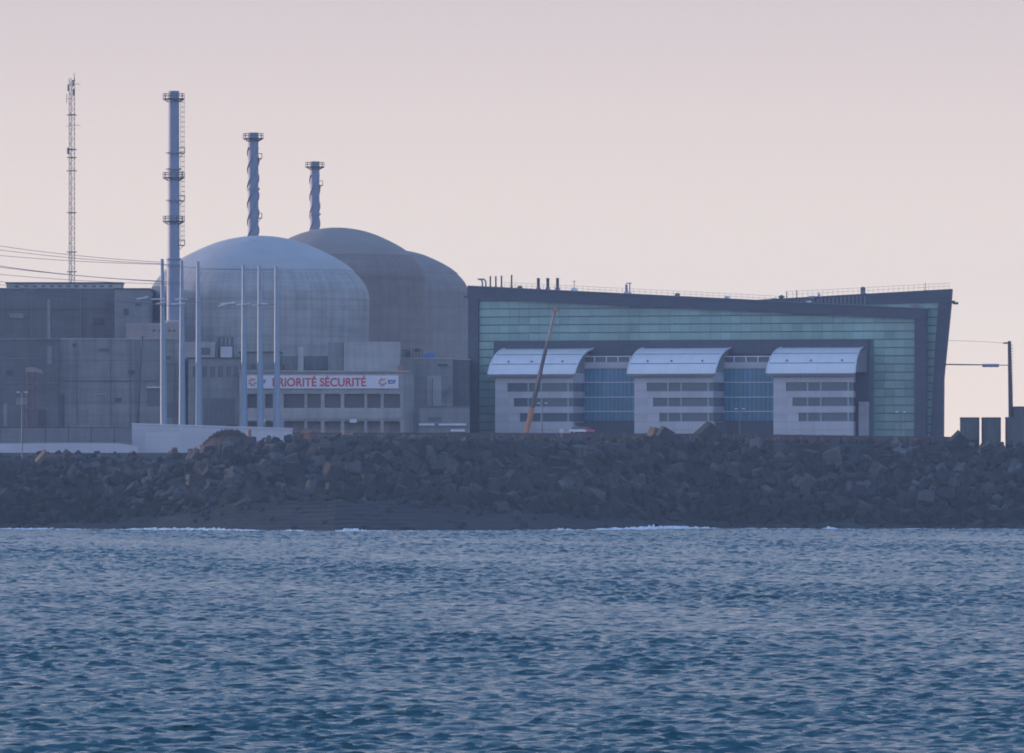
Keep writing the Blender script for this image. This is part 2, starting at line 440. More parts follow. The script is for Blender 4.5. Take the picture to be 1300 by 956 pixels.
# blocks that stand out against what is behind them
def big_block(px, py, Y, s, rot, sh, label, mat=None, name='armour_block'):
    me = BM[sh]
    if mat: me = BM[sh].copy(); me.materials[0] = mat
    o = bpy.data.objects.new(name, me); COL.objects.link(o)
    o.location = P(px, py, Y); o.rotation_euler = tuple(R(a) for a in rot)
    o.scale = s if isinstance(s, tuple) else (s, s, s)
    return tag(o, label, 'concrete block' if name == 'armour_block' else 'boulder')
big_block(829, 550, 1842, (1.7,1.8,2.9), (6,14,38), 1, 'tilted slab on the crest with a sun-tinted face, below the middle pod', M['block_sun_tint'])
big_block(845, 552, 1838, (4.2,3.6,3.0), (4,30,10), 1, 'dark block leaning behind the sunlit slab on the crest')
big_block(899, 551, 1840, (4.4,4.4,4.4), (8,45,20), 0, 'peaked dark block standing highest at the right foot of the middle pod')
big_block(1217, 562, 1838, (4.2,4.2,4.2), (12,40,10), 0, 'peaked dark block on the crest just left of the green tanks')
big_block(392, 554, 1840, (2.4,2.4,3.2), (15,-25,40), 1, 'slim upright block tinted as if catching the sun below the banner building', M['block_sun_tint'])
big_block(441, 555, 1840, (2.6,2.6,2.4), (0,5,5), 0, 'squared sun-tinted block on the crest below the word on the banner', M['block_sun_tint'])
big_block(53, 580, 1828, (1.3,1.6,3.4), (25,34,30), 1, 'long sun-tinted slab leaning on the low crest beside the lamp post', M['block_sun_tint'])
big_block(169, 583, 1826, (1.8,1.8,3.2), (10,10,40), 1, 'small sun-tinted upright slab below the left end of the white wall', M['block_sun_tint'])
big_block(284, 581, 1818, (3.2,3.4,5.5), (6,0,40), 1, 'upright grey slab propping the scrub covered mound')
big_block(262, 584, 1820, (3.6,3.6,4.2), (15,28,20), 0, 'grey block leaning at the left foot of the scrub covered mound')
big_block(240, 618, 1800, (7.5,3.2,3.0), (12,-24,5), 1, 'long pale fallen slab lying across the dark bank at left', None)
# rubble heap at the end of the white wall, sun warmth put into its colour
for k in range(26):
    px = random.uniform(196, 268); py = 583 - max(0, (px-196))*.16 + random.uniform(-8, 6)
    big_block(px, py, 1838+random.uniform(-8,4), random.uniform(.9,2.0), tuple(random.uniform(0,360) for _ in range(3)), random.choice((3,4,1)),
              'sun-tinted boulder in the loose heap between the white wall and the scrub mound', M['block_sun_tint'], 'boulder')['group'] = 'sun-tinted boulders heaped before the white wall'

# dry scrub on the mound
g = MB()
for k in range(1500):
    a = random.uniform(0, 2*math.pi); rr = math.sqrt(random.random())
    px = 291 + 31*rr*math.cos(a); Y = 1826 + 5*rr*math.sin(a)
    top = 547.5 + 17*rr**2.2
    b = P(px, top+6, Y); hgt = random.uniform(.9, 1.9)
    dx, dy = random.uniform(-.5,.5), random.uniform(-.4,.4); wv = random.uniform(.1,.28)
    g.add([(b[0]-wv,b[1],b[2]-.4),(b[0]+wv,b[1],b[2]-.4),(b[0]+dx+wv,b[1]+dy,b[2]+hgt*.75),(b[0]+dx*1.3,b[1]+dy,b[2]+hgt)], [(0,1,2,3)])
g.lathe([(7.3,wz(578,1826)),(6.0,wz(565,1826)),(4.2,wz(556,1826)),(1.8,wz(551,1826)),(.3,wz(550,1826))], (wx(291,1826),1826), 20)
tag(g.build('scrub', M['scrub']), 'dry brown scrub covering the small mound in front of the white wall', 'scrub', kind='stuff')

# ------------------------------------------------------------------ sea
def sea():
    dx = .3
    X = np.concatenate([-np.geomspace(2500, 390, 16), -np.geomspace(380, 138.6, 170), np.arange(-138, 138.1, dx), np.geomspace(138.6, 380, 170), np.geomspace(390, 2500, 16)])
    ys = [448.0]
    while ys[-1] < 1812: ys.append(ys[-1] + .3 + .3*(ys[-1]-448)/1400)
    Yv = np.concatenate([[-90, 20, 100, 140], np.arange(150, 447, 1.5), np.array(ys), ])
    gx, gy = np.meshgrid(X, Yv)
    z = np.zeros_like(gx); ox = np.zeros_like(gx); oy = np.zeros_like(gx)
    # wind patches: broad streaks of rougher and calmer water
    gust = .9 + .1*np.sin(gx*.031+gy*.012+1) + .08*np.sin(gx*.013-gy*.027+2.2) + .09*np.sin(gx*.071+gy*.019) + .06*np.sin(gy*.061+gx*.02)
    gust = np.clip(gust, .5, 1.6)
    for k in range(110):
        lam = float(np.exp(RNG.uniform(np.log(.65), np.log(3.6))))
        th = RNG.normal(0, .34) - 1.68      # wind sea running across and towards the camera
        A = .0138*lam**.78 * RNG.uniform(.5, 1.3)
        kk = 2*math.pi/lam; kx, ky = kk*math.cos(th), kk*math.sin(th); ph = RNG.uniform(0, 2*math.pi)
        arg = kx*gx + ky*gy + ph
        # wave groups so that crests come and go
        env = .65 + .5*np.sin(gx*kk*.11*math.sin(th+1) + gy*kk*.13*math.cos(th+.4) + ph*3)
        A = A*env*gust
        z += A*np.cos(arg); ox -= 1.0*A*math.cos(th)*np.sin(arg); oy -= 1.0*A*math.sin(th)*np.sin(arg)
    fade = np.clip((375-np.abs(gx))/60, 0, 1) * np.clip((gy-150)/100, 0, 1)
    V = np.stack([gx+ox*fade, gy+oy*fade, z*fade], -1).reshape(-1, 3).astype(np.float32)
    ny, nx = gx.shape
    I = np.arange(ny*nx).reshape(ny, nx)
    Q = np.stack([I[:-1,:-1], I[:-1,1:], I[1:,1:], I[1:,:-1]], -1).reshape(-1, 4).astype(np.int32)
    me = bpy.data.meshes.new('sea_water'); me.vertices.add(len(V)); me.vertices.foreach_set('co', V.ravel())
    me.loops.add(Q.size); me.loops.foreach_set('vertex_index', Q.ravel())
    me.polygons.add(len(Q)); me.polygons.foreach_set('loop_start', np.arange(0, Q.size, 4, dtype=np.int32))
    me.polygons.foreach_set('loop_total', np.full(len(Q), 4, dtype=np.int32))
    me.polygons.foreach_set('use_smooth', np.ones(len(Q), dtype=bool))
    me.update(); me.validate()
    t = NT('sea water'); b = t.b
    b.inputs['Base Color'].default_value = (.007,.075,.10,1); b.inputs['Roughness'].default_value = .07; b.inputs['IOR'].default_value = 1.33
    co = t.n('ShaderNodeNewGeometry').outputs['Position']
    h1 = t.noise(co, 1.6, 5, .68, (.5, 1, 1)); h2 = t.noise(co, .35, 3, .5)
    bp = t.n('ShaderNodeBump'); bp.inputs['Distance'].default_value = .22; bp.inputs['Strength'].default_value = 1
    t.l(t.math('ADD', h1, t.math('MULTIPLY', h2, .8)), bp.inputs['Height']); t.l(bp.outputs[0], b.inputs['Normal'])
    me.materials.append(t.m)
    o = bpy.data.objects.new('sea_water', me); COL.objects.link(o)
    tag(o, 'choppy blue grey sea filling the foreground', kind='structure')
sea()

# surf along the toe of the breakwater
def foam():
    g = MB()
    def patch(px0, px1, amp):
        px = px0
        while px < px1:
            x = wx(px, 1780); toe = prof(x)[0]
            f = math.sin((px-px0)/(px1-px0)*math.pi)**.5
            hh = amp*f*random.uniform(.25, 1); L = random.uniform(.5, 2.2); y = toe-1.5+random.uniform(-2.5,1)
            n = 6; r = [(x+L*.5*math.cos(2*math.pi*i/n)*random.uniform(.7,1.2), y+.8*math.sin(2*math.pi*i/n)) for i in range(n)]
            vs = [(a,b,-.1) for a,b in r] + [(x+(a-x)*.5, y+(b-y)*.5, hh*random.uniform(.6,1)) for a,b in r]
            g.add(vs, [tuple(range(n,2*n))] + [(i,(i+1)%n,n+(i+1)%n,n+i) for i in range(n)])
            px += random.uniform(.5, 3)
    for a, b, c in ((-40,130,.5),(150,345,.8),(230,300,.7),(350,400,.4),(430,470,.8),(700,725,.8),(740,915,.9),(800,870,1.2),(1042,1062,.8),(930,1000,.3),(1150,1180,.25),(500,640,.2)):
        patch(a, b, c)
    for a in range(-60, 1360, 40): patch(a, a+random.uniform(25,60), random.uniform(.12,.4))
    m = simple('white surf', (.62,.68,.74), .8)
    tag(g.build('sea_foam', m), 'thin line of white surf breaking along the foot of the breakwater', 'surf', kind='stuff')
foam()

# ------------------------------------------------------------------ reactor domes
PRO = [(0,0),(.2,2.2),(.38,7.6),(.54,16.6),(.6,20.5),(.73,30.5),(.82,39.5),(.907,50),(.955,58.5),(.985,67),(1.0,78)]
def smooth_profile(pts, sub=8):
    out = []; P_ = [(-pts[1][0], pts[1][1])] + list(pts) + [(1.0, pts[-1][1]+14)]
    for i in range(1, len(P_)-2):
        p0, p1, p2, p3 = [np.array(q) for q in P_[i-1:i+3]]
        for k in range(sub):
            t = k/sub
            q = .5*((2*p1)+(-p0+p2)*t+(2*p0-5*p1+4*p2-p3)*t*t+(-p0+3*p1-3*p2+p3)*t**3)
            out.append((min(float(q[0]), 1.0), float(q[1])))
    out.append(tuple(pts[-1])); return out
PRO = smooth_profile([(0,0),(.2,2.3),(.4,9.2),(.6,21.2),(.75,32.8),(.87,45.5),(.95,58.5),(.987,68.5),(1.0,78)])
def dome(name, px, py_top, Rpx, Y, mat, capmat, label, ring=True):
    Rm = Rpx*Y/F; s = Rpx/140.0; c = (wx(px,Y), Y)
    th = thing(name, (c[0], Y, G), label, 'reactor building')
    zt = wz(py_top, Y); k = s*Y/F
    zspring = zt - 78*k
    body = MB().lathe([(Rm, G-.5), (Rm, zspring-.6), (Rm+.08, zspring-.5), (Rm+.08, zspring)], c, 96)
    body.build('cylinder_wall', mat, th)
    # outer cap with a construction step, smooth crown
    pf = []
    rr = [p[0] for p in PRO]; zz = [p[1] for p in PRO]
    for i in range(41):
        r = 1.0 - .55*(i/40)**2.0; pf.append((Rm*r*.998, zt - float(np.interp(r, rr, zz))*k))
    o = MB().lathe(pf, c, 96, close=False).build('dome_shoulder', mat, th); smooth_by_angle(o, 30)
    pf2 = []
    for i in range(41):
        r = .86*(1-i/40.0)
        pf2.append((max(Rm*r, .02), zt - float(np.interp(r, rr, zz))*k + .25))
    pf2.insert(0, (Rm*.86, pf2[0][1]-.6))
    o = MB().lathe(pf2, c, 96).build('dome_cap', capmat, th); smooth_by_angle(o, 40)
    return th
M['cap_a'] = simple('smooth dome cap', (.345,.35,.37), .8, 0, .1, .12)
M['cap_b'] = simple('smooth brown dome cap', (.22,.19,.18), .8, 0, .1, .12)
dome('reactor_dome', 329, 300.5, 140, 2040, M['dome_a'], M['cap_a'], 'large pale grey concrete reactor dome standing behind the banner building')
dome('reactor_dome', 427, 290, 113, 2235, M['dome_b'], M['cap_b'], 'brown grey concrete reactor dome rising between the pale dome and the third one')
dome('reactor_dome', 499, 318, 95.5, 2700, M['dome_c'], M['dome_c'], 'partly hidden grey dome touching the left edge of the glazed hall')

# ------------------------------------------------------------------ chimneys
def ring_platform(th, c, z, r, rad, side=None, rails=True, name='platform'):
    g = MB()
    g.lathe([(r*.9, z-.25), (rad, z-.25), (rad, z), (r*.9, z)], c, 20)
    for i in range(10):
        t = 2*math.pi*i/10; x, y = c[0]+rad*.97*math.cos(t), c[1]+rad*.97*math.sin(t)
        g.tube((x,y,z), (x,y,z+1.25), .07, n=5)
        t2 = 2*math.pi*(i+1)/10; x2, y2 = c[0]+rad*.97*math.cos(t2), c[1]+rad*.97*math.sin(t2)
        for hh in (.65, 1.2): g.tube((x,y,z+hh), (x2,y2,z+hh), .055, n=4)
        g.tube((c[0]+r*math.cos(t), c[1]+r*math.sin(t), z-.9), (x,y,z-.2), .08, n=4)
    g.build(name, M['dark_steel'], th)
def side_platform(th, c, z, r, out=2.4):
    g = MB(); x0 = c[0]+r*.8; x1 = c[0]+r+out
    g.box(x0, x1, c[1]-.9, c[1]+.9, z-.22, z)
    for yy in (-.85, .85):
        g.tube((x1,c[1]+yy,z), (x1,c[1]+yy,z+1.3), .07, n=5); g.tube((x0,c[1]+yy,z+1.25), (x1,c[1]+yy,z+1.25), .055, n=4)
    g.tube((x1,c[1]-.85,z+1.25), (x1,c[1]+.85,z+1.25), .055, n=4)
    g.tube((x0,c[1],z-1.4), (x1-.3,c[1],z-.2), .08, n=4)
    g.build('side_platform', M['dark_steel'], th)
def ladder(th, c, z0, z1, r):
    g = MB(); x = c[0]+r+.35
    for yy in (-.3,.3): g.tube((x,c[1]+yy,z0), (x,c[1]+yy,z1), .05, n=4)
    z = z0
    while z < z1: g.tube((x,c[1]-.3,z), (x,c[1]+.3,z), .04, n=4); z += .6
    z = z0+1
    while z < z1:      # cage hoops
        pts = [(x+.95*math.sin(t), c[1]+.5*math.cos(t), z) for t in np.linspace(0, math.pi, 6)]
        g.path(pts, .05, 4); z += 1.25
    for t in (.6, 1.57, 2.5): g.tube((x+.95*math.sin(t), c[1]+.5*math.cos(t), z0+1), (x+.95*math.sin(t), c[1]+.5*math.cos(t), z1), .035, n=4)
    g.build('caged_ladder', M['steel'], th)

Y = 1985; c = (wx(220.5,Y), Y)
th = thing('chimney', (c[0],Y,wz(408,Y)), 'tall straight blue grey chimney with ringed platforms and a caged ladder, leftmost of the three', 'chimney')
zt = wz(115.5,Y)
o = MB().lathe([(1.85,wz(408,Y)),(1.78,wz(345,Y)),(1.78,wz(343,Y)),(1.72,wz(331,Y)),(1.6,wz(330,Y)),(1.5,wz(326,Y)),(1.48,wz(216,Y)),(1.42,wz(214,Y)),(1.38,zt),(1.1,zt),(1.1,zt-.8)], c, 32).build('shaft', M['stack'], th); smooth_by_angle(o)
for py in (338, 214.5, 254.5, 194, 329): MB().lathe([(1.4,wz(py,Y)-.18),(2.0,wz(py,Y)-.18),(2.0,wz(py,Y)+.18),(1.4,wz(py,Y)+.18)], c, 24).build('stiffener_ring', M['stack'], th)
for py in (125, 225, 280.5): ring_platform(th, c, wz(py,Y), 1.45, 2.75)
for py in (194, 254.5, 311): side_platform(th, c, wz(py,Y), 1.45, 1.3)
ladder(th, c, wz(311,Y), wz(125,Y), 1.45)
MB().lathe([(2.6,wz(412,Y)),(2.6,wz(408.2,Y)),(2.1,wz(407,Y)),(1.9,wz(406.5,Y))], c, 24).build('base_collar', M['conc_lite'], th)

def spiral_chimney(px, py_top, py_vis, Y, rpx, label, sides, ring):
    k = Y/F; r = rpx*k; c = (wx(px,Y), Y); zt = wz(py_top, Y)
    th = thing('chimney', (c[0],Y,G), label, 'chimney')
    o = MB().lathe([(r,G),(r,zt-2.5),(r*1.12,zt-2.3),(r*1.12,zt-1.9),(r*1.0,zt-1.8),(r*1.0,zt),(r*.8,zt),(r*.8,zt-.8)], c, 32).build('shaft', M['stack'], th); smooth_by_angle(o)
    # three helical fins
    z0 = wz(py_vis, Y) - 2; z1 = zt - 4; pitch = 66*k
    for s in range(3):
        g = MB(); n = int((z1-z0)/.35); a0 = 2*math.pi*s/3+.5
        vs = []
        for i in range(n+1):
            z = z0+(z1-z0)*i/n; a = a0 + 2*math.pi*(z-z0)/pitch
            for rr, dz in ((r*.98,-.08),(r*1.2,-.08),(r*1.2,.08),(r*.98,.08)): vs.append((c[0]+rr*math.cos(a), c[1]+rr*math.sin(a), z+dz))
        fs = []
        for i in range(n):
            for q in range(4): fs.append((4*i+q, 4*i+(q+1)%4, 4*i+4+(q+1)%4, 4*i+4+q))
        g.add(vs, fs).build('spiral_fin', M['stack'], th)
    ring_platform(th, c, zt-1.0-2.0*k, r, r+3.6*k*1.0+.6)
    for py in sides: side_platform(th, c, wz(py,Y), r, .9)
    MB().lathe([(r*.99,wz(ring,Y)-.3),(r*1.25,wz(ring,Y)-.3),(r*1.25,wz(ring,Y)+.3),(r*.99,wz(ring,Y)+.3)], c, 24).build('stiffener_ring', M['stack'], th)
    
spiral_chimney(321.5, 168.5, 300, 2100, 6.6, 'blue grey chimney wound with spiral fins, the middle one, behind the pale dome', (201, 276.5), 240)
spiral_chimney(399.7, 205, 292, 2290, 5.9, 'shorter blue grey chimney wound with spiral fins behind the brown dome', (235,), 272)

# ------------------------------------------------------------------ lattice mast
Y = 2060; c = (wx(91,Y), Y)
th = thing('radio_mast', (c[0],Y,G), 'very tall thin red brown lattice mast behind the left building', 'mast')
zt = wz(99,Y); legs = [(c[0]+.85*math.cos(t), c[1]+.85*math.sin(t)) for t in (math.pi/2+.2, math.pi/2+.2+2.094, math.pi/2+.2+4.189)]
for x, y in legs: MB().tube((x,y,G), (x,y,zt), .1, .075, 6).build('leg', M['mast'], th)
g = MB(); z = wz(372,Y); k = 0
while z < zt-1.2:
    for i in range(3):
        a, b = legs[i], legs[(i+1)%3]
        if k % 2: a, b = b, a
        g.tube((*a,z), (*b,z+1.3), .045, n=4); g.tube((*a,z), (*b,z), .035, n=4)
    z += 1.3; k += 1
g.build('bracing', M['mast'], th)
for py in (146,190,200,217,270,320,345): MB().lathe([(.7,wz(py,Y)-.1),(1.35,wz(py,Y)-.1),(1.35,wz(py,Y)+.1),(.7,wz(py,Y)+.1)], c, 12).build('rest_platform', M['mast'], th)
g = MB().tube((c[0]+.7,Y,zt-1), (c[0]+.7,Y,wz(93,Y)), .08, n=5)
g.tube((c[0],Y,zt-1.6), (c[0]+2.2,Y,zt-1.6), .06, n=5).tube((c[0],Y,wz(159,Y)), (c[0]+2.2,Y,wz(159,Y)), .05, n=5).tube((c[0]-1.5,Y,wz(160,Y)), (c[0],Y,wz(160,Y)), .05, n=5)
g.tube((c[0]-1.3,Y,wz(131,Y)), (c[0]-1.3,Y,wz(119,Y)), .08, n=5).tube((c[0]-1.3,Y,wz(125,Y)), (c[0],Y,wz(125,Y)), .05, n=5)
g.build('whip_antenna', M['dark_steel'], th)
for (py, dx) in ((106,.4),(112,-.8),(118,.5),(192,-.9)):
    MB().tube((c[0]+dx,Y-1.1,wz(py,Y)-.8), (c[0]+dx,Y-1.1,wz(py,Y)+.9), .28, n=8).build('panel_antenna', M['steel'], th)

# ------------------------------------------------------------------ generic building with real window openings
def building(name, label, px0, px1, py0, Y, depth, mat, cat='building', windows=(), parapet=None, py1=None, pmat=None, frame=True, group=None, wname='window'):
    x0, x1, zt = wx(px0,Y), wx(px1,Y), wz(py0,Y); zb = G-.3 if py1 is None else wz(py1,Y)
    th = thing(name, ((x0+x1)/2, Y, zb if py1 is not None else G), label, cat, group)
    hs = [(wx(a,Y), wx(b,Y), wz(d,Y), wz(c_,Y)) for a,b,c_,d in windows]
    g = MB()
    if hs:
        g.wall(x0, x1, zb, zt, Y, .6, hs); g.box(x0, x1, Y+1.6, Y+depth, zb, zt-.004)
        g.box(x0, x0+.4, Y+.603, Y+1.597, zb, zt-.01); g.box(x1-.4, x1, Y+.603, Y+1.597, zb, zt-.01); g.box(x0+.4, x1-.4, Y+.603, Y+1.597, zt-.5, zt-.01)
    else: g.box(x0, x1, Y, Y+depth, zb, zt)
    g.build('wall', mat, th)
    for (a,b,z0,z1) in hs:
        wv = MB().box(a, b, Y+.35, Y+.5, z0, z1).build(wname, M['glass_dark'], th)
        if frame:
            f = MB(); w_ = .09
            for (p,q,r_,s_) in ((a,a+w_,z0,z1),(b-w_,b,z0,z1),((a+b)/2-w_/2,(a+b)/2+w_/2,z0+w_,z1-w_)): f.box(p,q,Y+.22,Y+.34,r_,s_)
            f.box(a+w_,b-w_,Y+.22,Y+.34,z0,z0+w_); f.box(a+w_,b-w_,Y+.22,Y+.34,z1-w_,z1)
            f.build('frame', M['steel'], wv)
    if parapet: MB().box(x0-.25, x1+.25, Y-.25, Y+depth+.2, zt, zt+parapet).build('roof_edge', pmat or M['conc_lite'], th)
    return th

# left group
A = building('turbine_building', 'long dark grey concrete building filling the upper left behind the power lines', -60, 150, 367, 2020, 70, M['conc_dark'], parapet=.3, pmat=M['conc_mid'])
for px in (-22, 40, 102): MB().pbox(px, px+.9, 368, 430, 2019.7, .29).build('downpipe', M['conc_mid'], A)
MB().pbox(-60, 150, 391, 392.2, 2019.72, .27).build('string_course', M['conc_dark'], A)
building('rooftop_gallery', 'low white rooftop gallery with a row of small dark windows on the dark building', 8, 154, 360.2, 2028, 12, M['conc_lite'], py1=366,
         windows=[(px-2.6, px+2.6, 362.3, 364.6) for px in (21,33,44,55,66,76,87,97,108,119,129,140)], parapet=.4, pmat=M['dark_steel'], frame=False)
B = building('service_block', 'grey concrete block with a dark roof line between dark building and pale dome', 145.5, 189.5, 367.5, 2005, 30, M['conc_blue'], parapet=.35, pmat=M['dark_steel'])
MB().pbox(157, 163, 392, 400, 2004.8, .2).build('louvre', M['dark_steel'], B); MB().pbox(172, 179, 385, 388, 2004.8, .2).build('louvre', M['dark_steel'], B)
building('annex_building', 'pinkish low block under the foot of the straight chimney', 160, 229, 410, 1975, 28, M['conc_pink'], windows=[(193,198,418.5,421),(201,205,418.5,421),(213,217,418.5,421),(219,223,418.5,421)], frame=False)
C1 = building('pumping_building', 'broad blank grey concrete building with stained walls left of the six tall posts', 75, 229, 431, 1965, 28, M['conc_mid'],
         windows=[(187,203,493,516)], frame=False, parapet=.3, wname='shutter')
MB().pbox(186, 204, 491, 492.6, 1964.2, .8).build('door_canopy', M['white_metal'], C1)
MB().pbox(125, 138, 442, 446, 1964.8, .2).build('louvre', M['conc_dark'], C1)
for px in (140, 165): MB().pbox(px, px+.8, 432, 545, 1964.75, .25).build('wall_joint', M['conc_dark'], C1)
for (a,b,d,e) in ((83,92,463,472),(100,112,520,536),(146,158,522,540)): MB().pbox(a,b,d,e,1964.8,.2).build('wall_panel', M['conc_blue'], C1)
for (a,b,d,e,m_) in ((78,82,500,545,'conc_dark'),(92,96,436,440,'dark_steel'),(150,158,447,452,'conc_blue'),(163,170,470,475,'dark_steel'),(209,217,452,456,'conc_dark'),(206,226,462,463,'conc_dark'),(118,134,500,501,'conc_lite'),(84,200,483,483.7,'conc_dark'),(210,226,512,530,'opening'),(146,154,505,510,'dark_steel')):
    MB().pbox(a,b,d,e,1964.78,.22).build('wall_panel', M[m_], C1)
for px in (98, 172, 176, 221): MB().tube(P(px,432,1964.8), P(px,540,1964.8), .14, n=6).build('pipe', M['steel'], C1)
for k in range(3): MB().pbox(75.5,228.5,457+k*27,457.5+k*27,1964.9,.09).build('pour_joint', M['conc_dark'], C1)
C2 = building('pumping_building', 'darker grey windowless building at the far left edge below the long dark one', -60, 74.5, 431, 1962, 30, M['conc_dark'], parapet=.3, pmat=M['conc_mid'])
for (a,b,d,e,m_) in ((-40,-30,445,452,'conc_mid'),(8,16,470,476,'dark_steel'),(20,34,505,514,'conc_mid'),(60,66,440,462,'conc_blue'),(0,74,455,455.6,'conc_mid'),(0,74,486,486.6,'conc_mid'),(48,58,520,541,'dark_steel'),(4,9,512,541,'conc_mid')):
    MB().pbox(a,b,d,e,1961.8,.2).build('wall_panel', M[m_], C2)
for (a,b,d,e,m_) in ((12,30,398,404,'conc_mid'),(60,64,380,430,'conc_mid'),(118,132,404,412,'dark_steel'),(86,92,430,432,'conc_mid')):
    MB().pbox(a,b,d,e,2019.6,.3).build('wall_panel', M[m_], A)
g = MB(); Yr = 1966
for px in range(84, 112, 4): g.tube(P(px,430,Yr), P(px,424,Yr), .06, n=4)
for py in (424,427): g.tube(P(84,py,Yr), P(108,py,Yr), .05, n=4)
tag(g.build('guard_rail', M['dark_steel']), 'short dark guard rail on the roof of the broad grey building', 'railing')

# annex with five windows and a big dark doorway
Fb = building('workshop_building', 'pale grey building with a row of five tall windows above a wide dark doorway', 239, 303.4, 455.5, 1958, 26, M['conc_mid'],
   windows=[(244.5,249.5,465,479),(256.6,263,465,479),(266.6,273.2,465,479),(276.7,283.4,465,479),(287,293.4,465,479),(297,302.2,465,479)], parapet=.35, pmat=M['dark_steel'])
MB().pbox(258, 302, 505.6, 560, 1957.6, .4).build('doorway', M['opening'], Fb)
for px in (262,268,274,280,286,292): MB().pbox(px, px+.5, 506.5, 545, 1957.45, .14).build('door_rib', M['conc_dark'], Fb)
MB().pbox(298.5, 303.6, 505, 545, 1957.2, .39).build('door_jamb', M['conc_mid'], Fb)
building('gap_shade_block', 'narrow dark block standing in for the shaded gap beside the second tall post', 228.5, 240, 459, 1970, 10, M['conc_dark'])  # dark concrete colour stands in for shade in an open gap
Rb = building('rooftop_cabin', 'pale rooftop cabin with one dark window above the five windows', 224, 273, 434, 1966, 9, M['conc_lite'], py1=454.8, windows=[(255.5,267,441.5,451)])
building('rooftop_unit', 'bright white rooftop unit right of the pale cabin', 280, 294, 440, 1964, 5, M['wall_white'], py1=454.6, cat='air handler')
ru = building('rooftop_unit', 'dark louvred rooftop unit standing above the bright white one', 276, 296, 427.5, 1970, 5, M['conc_dark'], py1=454.6, cat='air handler')
for px in (281, 286, 291): MB().pbox(px, px+1.2, 428.5, 438, 1969.8, .19).build('louvre', M['conc_lite'], ru)
Ub = building('concrete_block', 'upper pale concrete storey with tiny dark openings above the left end of the banner', 303.8, 356, 448, 1972, 20, M['conc_mid'], windows=[(318,325.5,463,469)], frame=False, parapet=.35, pmat=M['dark_steel'])
Ub2 = building('concrete_block', 'recessed concrete storey with one dark opening right of the third white post pair', 356.6, 386, 452, 1973, 20, M['conc_mid'], windows=[(358,361.5,463,469)], frame=False)
building('concrete_pier', 'slim pale concrete pier standing on the banner building', 378.5, 385, 440, 1968, 4, M['conc_lite'], py1=470.5, cat='pier')
for i, px in enumerate((361,366,371)): pass
g = MB()
for px in (360,364.5,369,373.5): g.tube(P(px,452,1971.5), P(px,443,1971.5), .09, n=5)
g.tube(P(360,443.5,1971.5), P(373.5,443.5,1971.5), .09, n=5).tube(P(360,448,1971.5), P(373.5,448,1971.5), .06, n=5)
tag(g.build('guard_rail', M['conc_lite']), 'pale rooftop railing left of the slim concrete pier', 'railing')
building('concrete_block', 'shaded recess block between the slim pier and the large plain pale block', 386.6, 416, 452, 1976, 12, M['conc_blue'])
Eb = building('concrete_block', 'large plain pale block above the right end of the banner', 436.4, 507, 433.8, 1968, 22, M['conc_lite'])
building('concrete_block', 'slightly darker narrow block attached left of the large plain pale block', 416.4, 436, 434.6, 1970, 20, M['conc_mid'])

# banner building
Y = 1955
hs = [(314,333.5,500,518),(336.5,346.5,500,518),(360,386.4,500,518),(390,407.2,500,518),(412,432.6,500,518),(437,462.6,500,518),(466,483.4,500,518),(487,508,500,518)]
h2 = [(a,b,534.5,552) for a,b,_,_ in hs]
BB = thing('office_building', (wx(411,Y),Y,G), 'pale concrete building carrying the long white banner over a row of open bays', 'building')
x0, x1, zt = wx(303.8,Y), wx(519,Y), wz(472.6,Y)
hh = [(wx(a,Y),wx(b,Y),wz(d,Y),wz(c_,Y)) for a,b,c_,d in hs+h2]
g = MB().wall(x0, x1, G-.3, zt, Y, .7, hh).box(x0, x1, Y+4, Y+14, G-.3, zt-.005)
g.box(x0,x0+.5,Y+.7,Y+3.99,G-.3,zt-.01).box(x1-.5,x1,Y+.7,Y+3.99,G-.3,zt-.01).box(x0+.5,x1-.5,Y+.7,Y+3.99,zt-3.2,zt-.01)
g.build('wall', M['conc_lite'], BB)
MB().box(x0+.5, x1-.5, Y+.7, Y+3.9, wz(520,Y)-.4, wz(520,Y)).build('floor_slab', M['conc_lite'], BB)
for a,b,_,_ in hs: MB().box(wx(a,Y), wx(b,Y), Y+3.5, Y+3.9, wz(517,Y), wz(501.5,Y)).build('window', M['glass_dark'], BB)
MB().pbox(303, 520, 470.4, 472.5, Y-.5, 15).build('roof_edge', M['conc_lite'], BB)
MB().pbox(357, 510, 519, 531.5, Y-.35, .34).build('balcony_parapet', M['conc_lite'], BB)
for px in (444,328): MB().pbox(px, px+9, 532, 536.5, Y-.3, .29).build('parapet_box', M['white_metal'], BB)
MB().pbox(514.5, 525, 474, 556, Y-.9, 8).build('corner_pier', M['conc_mid'], BB)

